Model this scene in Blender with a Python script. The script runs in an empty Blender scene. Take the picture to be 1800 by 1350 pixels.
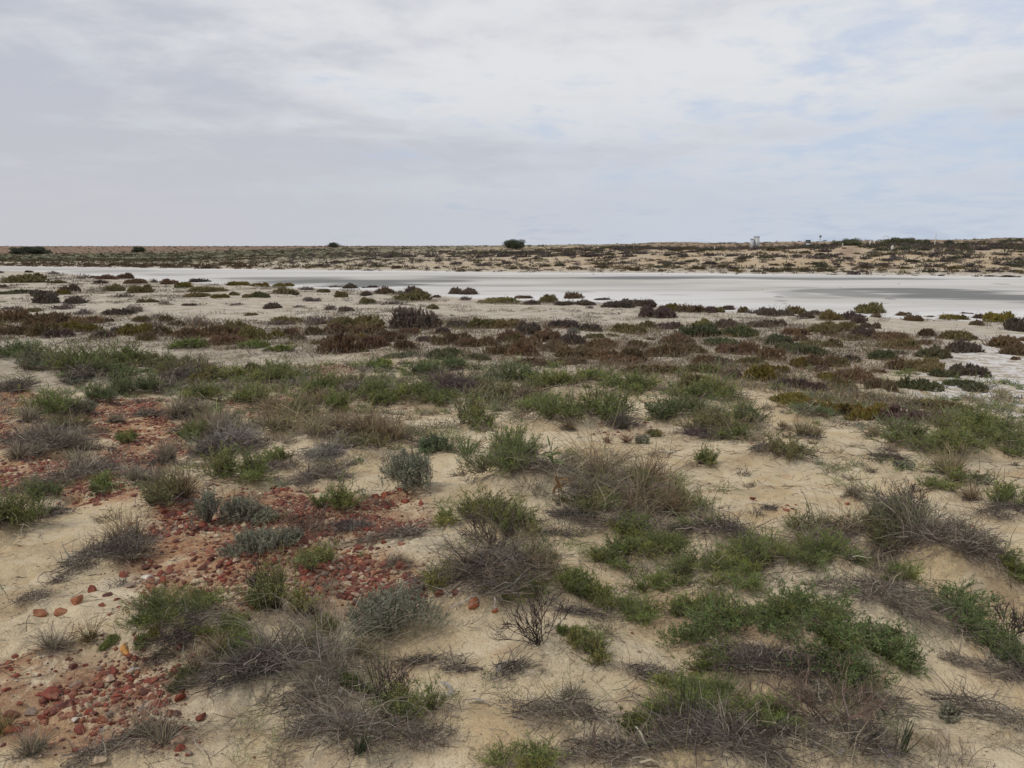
import bpy, math, random
import numpy as np
from mathutils import Vector
RS = np.random.RandomState
random.seed(7)
sc = bpy.context.scene
col = sc.collection

# ------------------------------------------------------------------ camera
FPX, CU, CV = 1400.0, 900.0, 675.0          # photo focal length (px) and centre, 1800x1350
PITCH = math.atan(243.0 / FPX)
EYE = 1.70
cam_d = bpy.data.cameras.new("camera"); cam = bpy.data.objects.new("camera", cam_d)
col.objects.link(cam); sc.camera = cam
cam.location = (0, 0, EYE)
cam.rotation_euler = (math.pi / 2 - PITCH, 0, 0)
cam_d.sensor_width = 36.0; cam_d.lens = 36.0 * FPX / 1800.0
cam_d.clip_start = 0.05; cam_d.clip_end = 20000
FWD = np.array([0, math.cos(PITCH), -math.sin(PITCH)])
UPV = np.array([0, math.sin(PITCH), math.cos(PITCH)])
RGT = np.array([1.0, 0, 0])
CAM = np.array([0, 0, EYE])

# ------------------------------------------------------------------ world
SUN_EL, SUN_AZ = math.radians(48), math.radians(-125)   # azimuth from +Y, clockwise; behind left
w = bpy.data.worlds.new("World"); sc.world = w; w.use_nodes = True
nt = w.node_tree; nt.nodes.clear()
def N(tree, typ, **kw):
    n = tree.nodes.new(typ)
    for k, v in kw.items():
        if k in n.inputs.keys() and not hasattr(n, k): n.inputs[k].default_value = v
        else: setattr(n, k, v)
    return n
def L(tree, a, b): tree.links.new(a, b)
def MATH(tree, op, a, b=None, clamp=False):
    n = tree.nodes.new("ShaderNodeMath"); n.operation = op; n.use_clamp = clamp
    for i, v in enumerate((a, b)):
        if v is None: continue
        if isinstance(v, (int, float)): n.inputs[i].default_value = v
        else: tree.links.new(v, n.inputs[i])
    return n.outputs[0]
def MIX(tree, fac, a, b):
    n = tree.nodes.new("ShaderNodeMix"); n.data_type = 'RGBA'; n.clamp_factor = True
    for s, v in ((n.inputs[0], fac), (n.inputs[6], a), (n.inputs[7], b)):
        if isinstance(v, (int, float)): s.default_value = v
        elif isinstance(v, tuple): s.default_value = (*v[:3], 1)
        else: tree.links.new(v, s)
    return n.outputs[2]
def NOISE(tree, vec, scale, detail=4, rough=.55, dist=0.0):
    n = tree.nodes.new("ShaderNodeTexNoise")
    n.inputs['Scale'].default_value = scale; n.inputs['Detail'].default_value = detail
    n.inputs['Roughness'].default_value = rough; n.inputs['Distortion'].default_value = dist
    tree.links.new(vec, n.inputs['Vector']); return n.outputs['Fac']
def RANGE(tree, v, a, b, c=0.0, d=1.0, smooth=True):
    n = tree.nodes.new("ShaderNodeMapRange"); n.interpolation_type = 'SMOOTHSTEP' if smooth else 'LINEAR'
    tree.links.new(v, n.inputs[0])
    for i, x in enumerate((a, b, c, d)): n.inputs[i + 1].default_value = x
    return n.outputs[0]
tc = nt.nodes.new("ShaderNodeTexCoord")
sky = nt.nodes.new("ShaderNodeTexSky"); sky.sky_type = 'NISHITA'; sky.sun_disc = False
sky.sun_elevation = SUN_EL; sky.sun_rotation = SUN_AZ; sky.air_density = 1.0; sky.dust_density = 2.0
sep = nt.nodes.new("ShaderNodeSeparateXYZ"); L(nt, tc.outputs['Generated'], sep.inputs[0])
zz = MATH(nt, 'ADD', MATH(nt, 'MAXIMUM', sep.outputs[2], 0.0), 0.15)
cx = MATH(nt, 'DIVIDE', sep.outputs[0], zz); cy = MATH(nt, 'DIVIDE', sep.outputs[1], zz)
cmb = nt.nodes.new("ShaderNodeCombineXYZ"); L(nt, cx, cmb.inputs[0]); L(nt, cy, cmb.inputs[1])
P = cmb.outputs[0]
mpw = nt.nodes.new('ShaderNodeMapping'); mpw.inputs['Scale'].default_value = (.55, 1.25, 1); mpw.inputs['Rotation'].default_value = (0, 0, .25); mpw.inputs['Location'].default_value = (3.1, 1.7, 0); L(nt, P, mpw.inputs[0])
big = NOISE(nt, mpw.outputs[0], 0.6, 5, .5, .3)
med = NOISE(nt, P, 1.35, 7, .56, .5)
fine = NOISE(nt, P, 4.0, 8, .62, .3)
bright = MATH(nt, 'ADD', MATH(nt, 'MULTIPLY', big, .50), MATH(nt, 'ADD', MATH(nt, 'MULTIPLY', med, .32), MATH(nt, 'MULTIPLY', fine, .18)))
bf = RANGE(nt, MATH(nt, 'ADD', bright, MATH(nt, 'MULTIPLY', sep.outputs[0], .09)), .41, .58)
cloud = MIX(nt, bf, (4.75, 4.95, 5.6), (6.85, 6.95, 7.15))
hz = RANGE(nt, sep.outputs[2], 0.0, 0.22)
cloud = MIX(nt, MATH(nt, 'SUBTRACT', 1.0, hz), cloud, MIX(nt, RANGE(nt, sep.outputs[0], -.5, .5), (5.1, 5.15, 5.5), (5.2, 5.7, 6.5)))
# thinner cloud towards the right, where blue shows through
op = MATH(nt, 'ADD', MATH(nt, 'MULTIPLY', med, .55), MATH(nt, 'MULTIPLY', fine, .45))
op = MATH(nt, 'SUBTRACT', MATH(nt, 'ADD', op, MATH(nt, 'MULTIPLY', sep.outputs[0], .15)), MATH(nt, 'MULTIPLY', MATH(nt, 'ABSOLUTE', MATH(nt, 'SUBTRACT', sep.outputs[2], .12)), .55))
of = MATH(nt, 'MULTIPLY', RANGE(nt, op, .47, .66), .55)
nish = MIX(nt, 0.6, sky.outputs[0], (4.3, 5.5, 7.9))
skyc = MIX(nt, of, cloud, nish)
bg = nt.nodes.new("ShaderNodeBackground"); bg.inputs[1].default_value = 0.1
L(nt, skyc, bg.inputs[0])
wo = nt.nodes.new("ShaderNodeOutputWorld"); L(nt, bg.outputs[0], wo.inputs[0])

# ------------------------------------------------------------------ sun and exposure
sl = bpy.data.lights.new("sun", 'SUN'); sl.energy = 1.5; sl.angle = math.radians(10); sl.color = (1.0, .96, .9)
so = bpy.data.objects.new("sun", sl); col.objects.link(so)
sd = Vector((math.sin(SUN_AZ) * math.cos(SUN_EL), math.cos(SUN_AZ) * math.cos(SUN_EL), math.sin(SUN_EL)))
so.rotation_euler = sd.to_track_quat('Z', 'Y').to_euler(); so.location = (0, 0, 50)
sc.view_settings.view_transform = 'Standard'; sc.view_settings.look = 'None'
sc.view_settings.exposure = 0.13; sc.view_settings.gamma = 1.0
sc.render.engine = 'CYCLES'; sc.cycles.max_bounces = 5; sc.cycles.diffuse_bounces = 3
sc.cycles.transparent_max_bounces = 4

# ------------------------------------------------------------------ numpy noise
def vnoise(x, y, seed=0):
    xi = np.floor(x).astype(np.int64); yi = np.floor(y).astype(np.int64)
    fx = x - xi; fy = y - yi
    fx = fx * fx * fx * (fx * (fx * 6 - 15) + 10); fy = fy * fy * fy * (fy * (fy * 6 - 15) + 10)
    def h(a, b):
        n = (a * 374761393 + b * 668265263 + seed * 974634777) & 0xffffffff
        n = ((n ^ (n >> 13)) * 1274126177) & 0xffffffff
        return ((n ^ (n >> 16)) & 0xffff) / 32767.5 - 1
    return (h(xi, yi) * (1 - fx) + h(xi + 1, yi) * fx) * (1 - fy) + (h(xi, yi + 1) * (1 - fx) + h(xi + 1, yi + 1) * fx) * fy
def fbm(x, y, o=4, seed=0, g=.5):
    s = 0; a = 1; f = 1
    for i in range(o):
        s = s + a * vnoise(x * f + 13.7 * i, y * f - 7.1 * i, seed + i); a *= g; f *= 2.03
    return s
def sstep(a, b, x):
    t = np.clip((x - a) / (b - a), 0, 1); return t * t * (3 - 2 * t)

# ------------------------------------------------------------------ terrain height
LAKE_Z = -2.30
def ray(u, v):
    d = FWD * FPX + RGT * (u - CU) + UPV * (CV - v); return d / np.linalg.norm(d)
def on_plane(u, v, z=LAKE_Z):
    d = ray(u, v); t = (z - EYE) / d[2]; p = CAM + d * t; return p[:2]
NEAR_SHORE = [(-900, 471), (-300, 472), (0, 475.5), (100, 478), (160, 484), (230, 489), (300, 495), (400, 500), (500, 504), (600, 508), (700, 513), (770, 520),
              (850, 525), (950, 527), (1050, 530), (1150, 536), (1250, 544), (1350, 551), (1450, 553), (1550, 556), (1650, 560), (1800, 565), (2400, 580), (3500, 600)]
FAR_SHORE = [(3500, 500), (2400, 492), (1800, 486), (1500, 483), (1200, 480), (900, 478.5), (700, 476), (500, 474), (300, 471.5), (100, 469), (0, 468), (-300, 466), (-900, 465)]
LAKE = np.array([on_plane(u, v) for u, v in NEAR_SHORE + FAR_SHORE])
SALT2_PX = ([(1560, 690), (1640, 650), (1690, 612), (1800, 590), (2000, 600), (2100, 700), (1900, 750), (1790, 736), (1700, 715), (1620, 700)])
SALT2 = None
def sdf(px, py, poly):
    """signed distance to polygon, negative inside"""
    d = np.full(px.shape, 1e18); ins = np.zeros(px.shape, bool)
    n = len(poly)
    for i in range(n):
        a = poly[i]; b = poly[(i + 1) % n]
        e = b - a; L2 = e @ e + 1e-12
        t = np.clip(((px - a[0]) * e[0] + (py - a[1]) * e[1]) / L2, 0, 1)
        d = np.minimum(d, (px - a[0] - t * e[0]) ** 2 + (py - a[1] - t * e[1]) ** 2)
        c = ((a[1] > py) != (b[1] > py)) & (px < (b[0] - a[0]) * (py - a[1]) / (b[1] - a[1] + 1e-15) + a[0])
        ins ^= c
    d = np.sqrt(d); return np.where(ins, -d, d)
TD = np.array([0, 2.5, 4, 6, 8, 12, 16, 20, 28, 40, 60, 90, 150])
TZ = np.array([0, 0, -.03, -.15, -.33, -.76, -1.15, -1.5, -1.86, -2.04, -2.14, -2.2, -2.24])
S_T = np.array([0, 10, 30, 60, 100, 250, 600, 1500, 7000.])
U_T = np.array([-3000, 0, 300, 600, 850, 1200, 1500, 1800, 5000.])
Z_T = np.array([[-2.28, -2.25, -2.2, -2.15, -2.1, -1.9, -1.4, .9, -4],
                [-2.28, -2.25, -2.2, -2.15, -2.1, -1.9, -1.4, .9, -4],
                [-2.28, -2.2, -2.1, -2.0, -1.8, -1.3, -.5, .9, -4],
                [-2.28, -1.95, -1.25, -.75, -.3, .55, 1.1, 1.0, -4],
                [-2.28, -1.85, -.8, .1, 1.0, 1.5, 1.3, 1.0, -4],
                [-2.28, -1.7, -.3, 1.1, 2.2, 2.35, 2.0, 1.5, -4],
                [-2.28, -1.5, 0.0, 1.75, 2.45, 3.0, 3.2, 2.5, -4],
                [-2.28, -1.4, 0.1, 1.7, 2.7, 4.3, 5.5, 5.0, -4],
                [-2.28, -1.4, 0.1, 1.7, 2.7, 4.3, 5.5, 5.0, -4]])
MOUNDS = []   # filled below: x, y, rx, ry, angle, height
def height(x, y, micro=True):
    x = np.asarray(x, float); y = np.asarray(y, float)
    D = np.hypot(x, y)
    base = np.interp(D, TD, TZ)
    az = np.arctan2(x, np.maximum(y, 1e-3)); az = np.where(y > 0, az, np.sign(x + 1e-9) * 1.4)
    u = 900 + 1421 * np.tan(np.clip(az, -1.2, 1.2))
    sd = sdf(x, y, LAKE)
    fs = np.interp(u, [p[0] for p in FAR_SHORE[::-1]], [p[1] for p in FAR_SHORE[::-1]])
    # distance of the far shore in this direction
    Df = (EYE - LAKE_Z) / ((fs - 432) / 1421.0) / np.cos(np.clip(az, -1.2, 1.2))
    s = D - Df
    ui = np.clip(np.searchsorted(U_T, u) - 1, 0, len(U_T) - 2)
    fu = np.clip((u - U_T[ui]) / (U_T[ui + 1] - U_T[ui]), 0, 1)
    sl_ = np.log1p(np.maximum(s, 0) / 10); ST = np.log1p(S_T / 10)
    zf = np.zeros_like(D)
    zt = np.stack([np.interp(sl_, ST, Z_T[i]) for i in range(len(U_T))])
    zf = np.take_along_axis(zt, ui[None], 0)[0] * (1 - fu) + np.take_along_axis(zt, (ui + 1)[None], 0)[0] * fu
    far = (s > 0) & (y > 0)
    z = np.where(far, zf, base)
    # broad undulation
    wob = fbm(x / 9, y / 9, 3, 3) * .13 * sstep(9, 30, D) * (1 - sstep(60, 140, D))
    wob += np.where(far, fbm(x / 22, y / 22, 4, 9) * .55 * sstep(4, 60, s) * (.25 + .75 * sstep(600, 1200, u)), 0)
    wob += np.where(far, fbm(x / 7, y / 7, 2, 19) * .16 * sstep(3, 20, s) * sstep(600, 1200, u), 0)
    z = z + wob
    # blend down to the lake bed
    k = sstep(0, 9, sd)
    edge = LAKE_Z - .015 + np.clip(sd, -3, 1e9) * .03 + .028 * fbm(x / 1.6, y / 1.6, 3, 5) + .02 * fbm(x / 6, y / 6, 2, 6)
    z = np.where(far, np.maximum(z, edge * (1 - sstep(0, 12, sd)) + z * sstep(0, 12, sd)), edge * (1 - k) + np.maximum(z, LAKE_Z + .06) * k)
    z = np.where(sd < 0, np.minimum(edge, LAKE_Z - .02 + .03 * vnoise(x / 3, y / 3, 8) * (sd > -2)), z)
    # foreground hummocks
    nearw = 1 - sstep(18, 34, D)
    z = z + nearw * (fbm(x / 1.5, y / 1.5, 3, 21) * .07 * sstep(1.5, 4, D) + fbm(x / .42, y / .42, 3, 33) * .018 - .035 * sstep(.05, .25, fbm(x / .8, y / .8, 4, 37)) * sstep(2, 4, D))
    for (mx, my, rx, ry, a, h) in MOUNDS:
        ca, sa = math.cos(a), math.sin(a)
        dx = x - mx; dy = y - my
        mk = (np.abs(dx) < max(rx, ry)) & (np.abs(dy) < max(rx, ry))
        if not mk.any(): continue
        q = np.sqrt(((dx * ca + dy * sa) / rx) ** 2 + ((-dx * sa + dy * ca) / ry) ** 2)
        z = z + np.where(mk, h * (1 - sstep(.15, 1.0, q)), 0)
    if micro:
        z = z + nearw * (1 - sstep(8, 16, D)) * (fbm(x / .09, y / .09, 3, 41) * .0048)
        z = z + np.where(D > 34, 0, 0) + (D > 18) * (1 - sstep(60, 110, D)) * (sd > 0) * fbm(x / 1.1, y / 1.1, 3, 55) * .03
    return z
def hit(u, v, tmax=3000.):
    d = ray(u, v)
    t = np.geomspace(1.0, tmax, 1400)
    p = CAM[None] + d[None] * t[:, None]
    f = p[:, 2] - height(p[:, 0], p[:, 1], False)
    i = np.argmax(f < 0)
    if f[i] >= 0: i = len(t) - 1
    a, b = t[max(i - 1, 0)], t[i]
    fa, fb = f[max(i - 1, 0)], f[i]
    tt = a + (b - a) * (fa / (fa - fb + 1e-12)) if fa > 0 > fb else b
    return CAM + d * tt
def add_mound(u, v, wpx, dpx, ang, h):
    p = hit(u, v); k = (p - CAM) @ FWD / FPX
    sa = max(.12, (EYE - p[2]) / np.linalg.norm(p - CAM))
    MOUNDS.append((p[0], p[1], wpx * k / 2, dpx * k / 2 / sa, math.radians(ang), h))
_m = [(1450, 1090, 640, 260, -18, .17), (960, 870, 480, 130, -5, .13), (760, 1120, 300, 110, 0, .05),
      (1390, 1180, 420, 130, -10, .07), (1000, 1120, 260, 110, 0, .05), (1250, 700, 500, 70, 0, .14),
      (150, 660, 420, 60, 0, .18), (760, 640, 300, 40, 0, .14), (1650, 960, 400, 110, 0, .07),
      (1720, 1030, 340, 110, -20, .09), (560, 790, 380, 90, 0, .10), (640, 760, 200, 60, 0, .06), (300, 1100, 380, 110, 0, .06),
      (870, 1290, 420, 110, 0, .04), (1080, 720, 420, 80, 0, .1), (1640, 770, 360, 70, 0, .12)]
_t = [hit(*m[:2]) for m in _m]
for m in _m: add_mound(*m)

# ------------------------------------------------------------------ properties
def tag(o, label=None, cat=None, group=None, kind=None):
    if label: o['label'] = label
    if cat: o['category'] = cat
    if group: o['group'] = group
    if kind: o['kind'] = kind
    return o
def mesh_from(name, V, F, mats, cols=None, smooth=False, attrs=None):
    me = bpy.data.meshes.new(name)
    V = np.asarray(V, np.float32); nv = len(V)
    k = F.shape[1]; nf = len(F)
    me.vertices.add(nv); me.vertices.foreach_set('co', V.ravel())
    me.loops.add(nf * k); me.loops.foreach_set('vertex_index', F.astype(np.int32).ravel())
    me.polygons.add(nf); me.polygons.foreach_set('loop_start', np.arange(nf, dtype=np.int32) * k)
    me.polygons.foreach_set('loop_total', np.full(nf, k, np.int32))
    if smooth: me.polygons.foreach_set('use_smooth', np.ones(nf, bool))
    me.update(calc_edges=True)
    if cols is not None:
        a = me.attributes.new('Col', 'FLOAT_COLOR', 'POINT')
        c = np.ones((nv, 4), np.float32); c[:, :3] = cols; a.data.foreach_set('color', c.ravel())
    for nme, arr in (attrs or {}).items():
        a = me.attributes.new(nme, 'FLOAT', 'POINT'); a.data.foreach_set('value', np.asarray(arr, np.float32).ravel())
    for m in (mats if isinstance(mats, (list, tuple)) else [mats]): me.materials.append(m)
    return me
def obj(name, me, parent=None):
    o = bpy.data.objects.new(name, me); col.objects.link(o)
    if parent: o.parent = parent
    return o

# ------------------------------------------------------------------ materials
def new_mat(name):
    m = bpy.data.materials.new(name); m.use_nodes = True
    t = m.node_tree; b = t.nodes['Principled BSDF']; return m, t, b
def plant_mat(name, rough=.7, transl=.25, jitter=.25):
    m, t, b = new_mat(name)
    at = t.nodes.new("ShaderNodeAttribute"); at.attribute_name = 'Col'
    oi = t.nodes.new("ShaderNodeObjectInfo")
    mx = t.nodes.new("ShaderNodeMix"); mx.data_type = 'RGBA'; mx.blend_type = 'MULTIPLY'; mx.inputs[0].default_value = 1
    L(t, at.outputs['Color'], mx.inputs[6]); L(t, oi.outputs['Color'], mx.inputs[7])
    tcn = t.nodes.new("ShaderNodeTexCoord")
    n = NOISE(t, tcn.outputs['Object'], 9.0, 3)
    hsv = t.nodes.new("ShaderNodeHueSaturation")
    L(t, RANGE(t, n, .3, .7, 1 - jitter, 1 + jitter), hsv.inputs['Value']); L(t, mx.outputs[2], hsv.inputs['Color'])
    L(t, hsv.outputs[0], b.inputs['Base Color']); b.inputs['Roughness'].default_value = rough
    b.inputs['Specular IOR Level'].default_value = .25
    if transl > 0:
        tr = t.nodes.new("ShaderNodeBsdfTranslucent"); L(t, hsv.outputs[0], tr.inputs[0])
        ms = t.nodes.new("ShaderNodeMixShader"); ms.inputs[0].default_value = transl
        L(t, b.outputs[0], ms.inputs[1]); L(t, tr.outputs[0], ms.inputs[2])
        L(t, ms.outputs[0], t.nodes['Material Output'].inputs[0])
    return m
M_LEAF = plant_mat("leaf", .6, .3); M_STEM = plant_mat("twig", .85, 0.0); M_GRASS = plant_mat("dry_grass", .75, .2)

def ground_mat():
    m, t, b = new_mat("sandy_ground")
    g = t.nodes.new("ShaderNodeNewGeometry"); P = g.outputs['Position']
    def A(n):
        a = t.nodes.new("ShaderNodeAttribute"); a.attribute_name = n; return a.outputs['Fac']
    n1 = NOISE(t, P, .9, 5, .55, .4); n2 = NOISE(t, P, 5.0, 5, .6, .3); n3 = NOISE(t, P, 30.0, 4, .6); n4 = NOISE(t, P, 160.0, 3, .6)
    n0 = NOISE(t, P, 2.2, 7, .68, .8)
    c = MIX(t, RANGE(t, n1, .36, .64), (.52, .405, .242), (.605, .50, .335))
    c = MIX(t, MATH(t, 'MULTIPLY', RANGE(t, n0, .50, .60), .5), c, (.65, .56, .405))
    c = MIX(t, MATH(t, 'MULTIPLY', RANGE(t, n0, .46, .38), .55), c, (.46, .325, .18))
    c = MIX(t, MATH(t, 'MULTIPLY', RANGE(t, n2, .55, .72), .45), c, (.47, .30, .165))
    c = MIX(t, MATH(t, 'MULTIPLY', RANGE(t, n2, .30, .42, 1, 0), .4), c, (.62, .53, .40))
    # flats beyond the dune: greyer
    flat = A('flat')
    f1 = NOISE(t, P, .8, 6, .65, .6); f2 = NOISE(t, P, 4.5, 5, .7)
    fc = MIX(t, RANGE(t, f1, .38, .62), (.36, .30, .215), (.50, .43, .33))
    fc = MIX(t, MATH(t, 'MULTIPLY', RANGE(t, f2, .53, .66), .6), fc, (.24, .20, .155))
    c = MIX(t, flat, c, fc)
    # orange sand of the far dunes
    c = MIX(t, A('dune'), c, MIX(t, RANGE(t, NOISE(t, P, .09, 5, .6), .35, .65), (.42, .315, .20), (.50, .405, .285)))
    # distant scrub-covered plain
    fv = NOISE(t, P, .02, 6, .7); fv2 = NOISE(t, P, .35, 4, .7)
    green = MIX(t, RANGE(t, fv2, .4, .6), (.108, .110, .060), (.155, .148, .085))
    c = MIX(t, A('veg'), c, green)
    redp = MIX(t, RANGE(t, fv, .4, .6), (.20, .125, .085), (.30, .205, .14))
    redp = MIX(t, MATH(t, 'MULTIPLY', RANGE(t, fv2, .5, .6), .6), redp, (.12, .10, .07))
    c = MIX(t, A('plain'), c, redp)
    # red gravel soil
    rs = MIX(t, RANGE(t, n3, .38, .6), (.23, .08, .04), (.44, .27, .15))
    rf = MATH(t, 'MULTIPLY', RANGE(t, A('red'), .1, .9), RANGE(t, MATH(t, 'ADD', MATH(t, 'MULTIPLY', n2, .6), MATH(t, 'MULTIPLY', n3, .4)), .36, .52))
    c = MIX(t, rf, c, rs)
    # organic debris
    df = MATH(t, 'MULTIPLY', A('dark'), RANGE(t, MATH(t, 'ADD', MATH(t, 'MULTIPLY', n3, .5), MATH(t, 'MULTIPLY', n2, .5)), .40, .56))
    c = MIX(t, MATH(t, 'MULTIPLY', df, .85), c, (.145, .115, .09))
    # salt crust
    s1 = NOISE(t, P, 2.2, 6, .7, .5)
    sf = MATH(t, 'MULTIPLY', A('salt'), RANGE(t, s1, .42, .56))
    c = MIX(t, sf, c, (.66, .63, .60))
    # grains and crumbs
    gr = RANGE(t, n4, .3, .7, .86, 1.12)
    sp = RANGE(t, NOISE(t, P, 75.0, 2, .5), .66, .72, 1.0, .55)
    hsv = t.nodes.new("ShaderNodeHueSaturation"); L(t, c, hsv.inputs['Color'])
    L(t, MATH(t, 'MULTIPLY', gr, sp), hsv.inputs['Value'])
    L(t, hsv.outputs[0], b.inputs['Base Color']); b.inputs['Roughness'].default_value = .95
    b.inputs['Specular IOR Level'].default_value = .1
    bm = t.nodes.new("ShaderNodeBump"); bm.inputs['Strength'].default_value = .9; bm.inputs['Distance'].default_value = .016
    L(t, MATH(t, 'ADD', n3, MATH(t, 'MULTIPLY', n4, .35)), bm.inputs['Height'])
    bm2 = t.nodes.new("ShaderNodeBump"); bm2.inputs['Strength'].default_value = .6; bm2.inputs['Distance'].default_value = .05
    L(t, MATH(t, 'ADD', n2, f2), bm2.inputs['Height']); L(t, bm.outputs[0], bm2.inputs['Normal'])
    L(t, bm2.outputs[0], b.inputs['Normal'])
    return m
def lake_mat():
    m, t, b = new_mat("salt_crust")
    g = t.nodes.new("ShaderNodeNewGeometry"); P = g.outputs['Position']
    a = t.nodes.new("ShaderNodeAttribute"); a.attribute_name = 'wet'
    mp = t.nodes.new("ShaderNodeMapping"); mp.inputs['Scale'].default_value = (.22, 1, 1); L(t, P, mp.inputs[0])
    n1 = NOISE(t, mp.outputs[0], .12, 6, .6, .6); n2 = NOISE(t, mp.outputs[0], 1.1, 6, .7, .4); n3 = NOISE(t, P, 6.0, 4, .6)
    a2 = t.nodes.new("ShaderNodeAttribute"); a2.attribute_name = 'rim'
    c = MIX(t, MATH(t, 'ADD', MATH(t, 'MULTIPLY', RANGE(t, n1, .35, .65), .6), MATH(t, 'MULTIPLY', a2.outputs['Fac'], .55), True), (.43, .405, .36), (.67, .655, .63))
    fl = NOISE(t, mp.outputs[0], 4.5, 5, .7, .3)
    c = MIX(t, MATH(t, 'MULTIPLY', RANGE(t, fl, .60, .68), .55), c, (.30, .27, .24))
    c = MIX(t, MATH(t, 'MULTIPLY', RANGE(t, n2, .52, .68), .35), c, (.50, .46, .41))
    c = MIX(t, MATH(t, 'MULTIPLY', RANGE(t, n3, .60, .72), .35), c, (.36, .33, .30))
    wf = MATH(t, 'MULTIPLY', a.outputs['Fac'], RANGE(t, n2, .25, .5, .85, 1.0))
    c = MIX(t, MATH(t, 'MULTIPLY', wf, .92), c, (.115, .115, .105))
    L(t, c, b.inputs['Base Color'])
    L(t, RANGE(t, a.outputs['Fac'], 0, 1, .9, .6), b.inputs['Roughness'])
    b.inputs['Specular IOR Level'].default_value = .2
    bm = t.nodes.new("ShaderNodeBump"); bm.inputs['Strength'].default_value = .3; bm.inputs['Distance'].default_value = .03
    L(t, n3, bm.inputs['Height']); L(t, bm.outputs[0], b.inputs['Normal'])
    return m
def flat_mat(name, c, rough=.7, metal=0.0, var=.12, scale=6.0):
    m, t, b = new_mat(name)
    tcn = t.nodes.new("ShaderNodeTexCoord")
    n = NOISE(t, tcn.outputs['Object'], scale, 5, .6)
    L(t, MIX(t, RANGE(t, n, .35, .65), tuple(x * (1 - var) for x in c), tuple(min(1, x * (1 + var)) for x in c)), b.inputs['Base Color'])
    b.inputs['Roughness'].default_value = rough; b.inputs['Metallic'].default_value = metal
    return m
def stone_mat():
    m, t, b = new_mat("stone")
    oi = t.nodes.new("ShaderNodeObjectInfo"); at = t.nodes.new("ShaderNodeAttribute"); at.attribute_name = 'Col'
    g = t.nodes.new("ShaderNodeNewGeometry")
    mx = t.nodes.new("ShaderNodeMix"); mx.data_type = 'RGBA'; mx.blend_type = 'MULTIPLY'; mx.inputs[0].default_value = 1
    L(t, at.outputs['Color'], mx.inputs[6]); L(t, oi.outputs['Color'], mx.inputs[7])
    n = NOISE(t, g.outputs['Position'], 60.0, 5, .65); n2 = NOISE(t, g.outputs['Position'], 14.0, 3, .6)
    c = MIX(t, MATH(t, 'MULTIPLY', RANGE(t, n2, .52, .7), .5), mx.outputs[2], (.34, .20, .12))
    hsv = t.nodes.new("ShaderNodeHueSaturation"); L(t, c, hsv.inputs['Color']); L(t, RANGE(t, n, .3, .7, .65, 1.25), hsv.inputs['Value'])
    L(t, hsv.outputs[0], b.inputs['Base Color']); b.inputs['Roughness'].default_value = .85
    bm = t.nodes.new("ShaderNodeBump"); bm.inputs['Strength'].default_value = .5; bm.inputs['Distance'].default_value = .004
    L(t, n, bm.inputs['Height']); L(t, bm.outputs[0], b.inputs['Normal'])
    return m
M_GROUND = ground_mat(); M_LAKE = lake_mat(); M_STONE = stone_mat()

# ------------------------------------------------------------------ zones (world polygons)
def wpoly(pts): return np.array([hit(u, v)[:2] for u, v in pts])
SALT2 = wpoly(SALT2_PX)
RED = [wpoly(p) for p in [
    [(-60, 690), (60, 688), (52, 760), (70, 785), (60, 800), (-60, 800)],
    [(150, 712), (290, 700), (340, 745), (345, 800), (270, 835), (190, 815), (150, 760)],
    [(-60, 812), (120, 800), (240, 835), (235, 880), (100, 895), (-60, 860)],
    [(240, 880), (330, 860), (550, 865), (650, 895), (560, 990), (430, 1040), (250, 1060), (235, 990)],
    [(-60, 1140), (200, 1130), (335, 1160), (350, 1330), (60, 1345), (-60, 1300)],
    [(515, 1000), (700, 960), (800, 1040), (700, 1068), (530, 1070)],
    [(600, 860), (745, 870), (740, 950), (610, 960)],
    [(520, 640), (640, 642), (600, 680), (560, 735), (520, 725)],
    [(340, 705), (560, 690), (640, 720), (430, 745)],
    [(1010, 760), (1040, 742), (1170, 745), (1150, 775)], [(640, 705), (800, 700), (840, 725), (700, 735)],
    [(560, 1060), (560, 1100), (150, 1110), (250, 1050)],
    [(1180, 850), (1480, 895), (1400, 940), (1180, 905)]]]
RED_W = [1, 1, .9, .8, .72, 1, .75, .65, .6, .4, .4, .5, .2]
def redness(x, y):
    r = np.zeros(np.shape(x))
    for p, wt in zip(RED, RED_W):
        lo = p.min(0) - 2; hi = p.max(0) + 2
        m = (x > lo[0]) & (x < hi[0]) & (y > lo[1]) & (y < hi[1])
        if not m.any(): continue
        sc_ = .12 * np.hypot(*p.mean(0)) * .35
        v = np.zeros(np.shape(x)); v[m] = wt * (1 - sstep(-sc_, sc_ * .8, sdf(x[m], y[m], p) + sc_ * .6 * vnoise(x[m] / .3, y[m] / .3, 77)))
        r = np.maximum(r, v)
    return r

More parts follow.
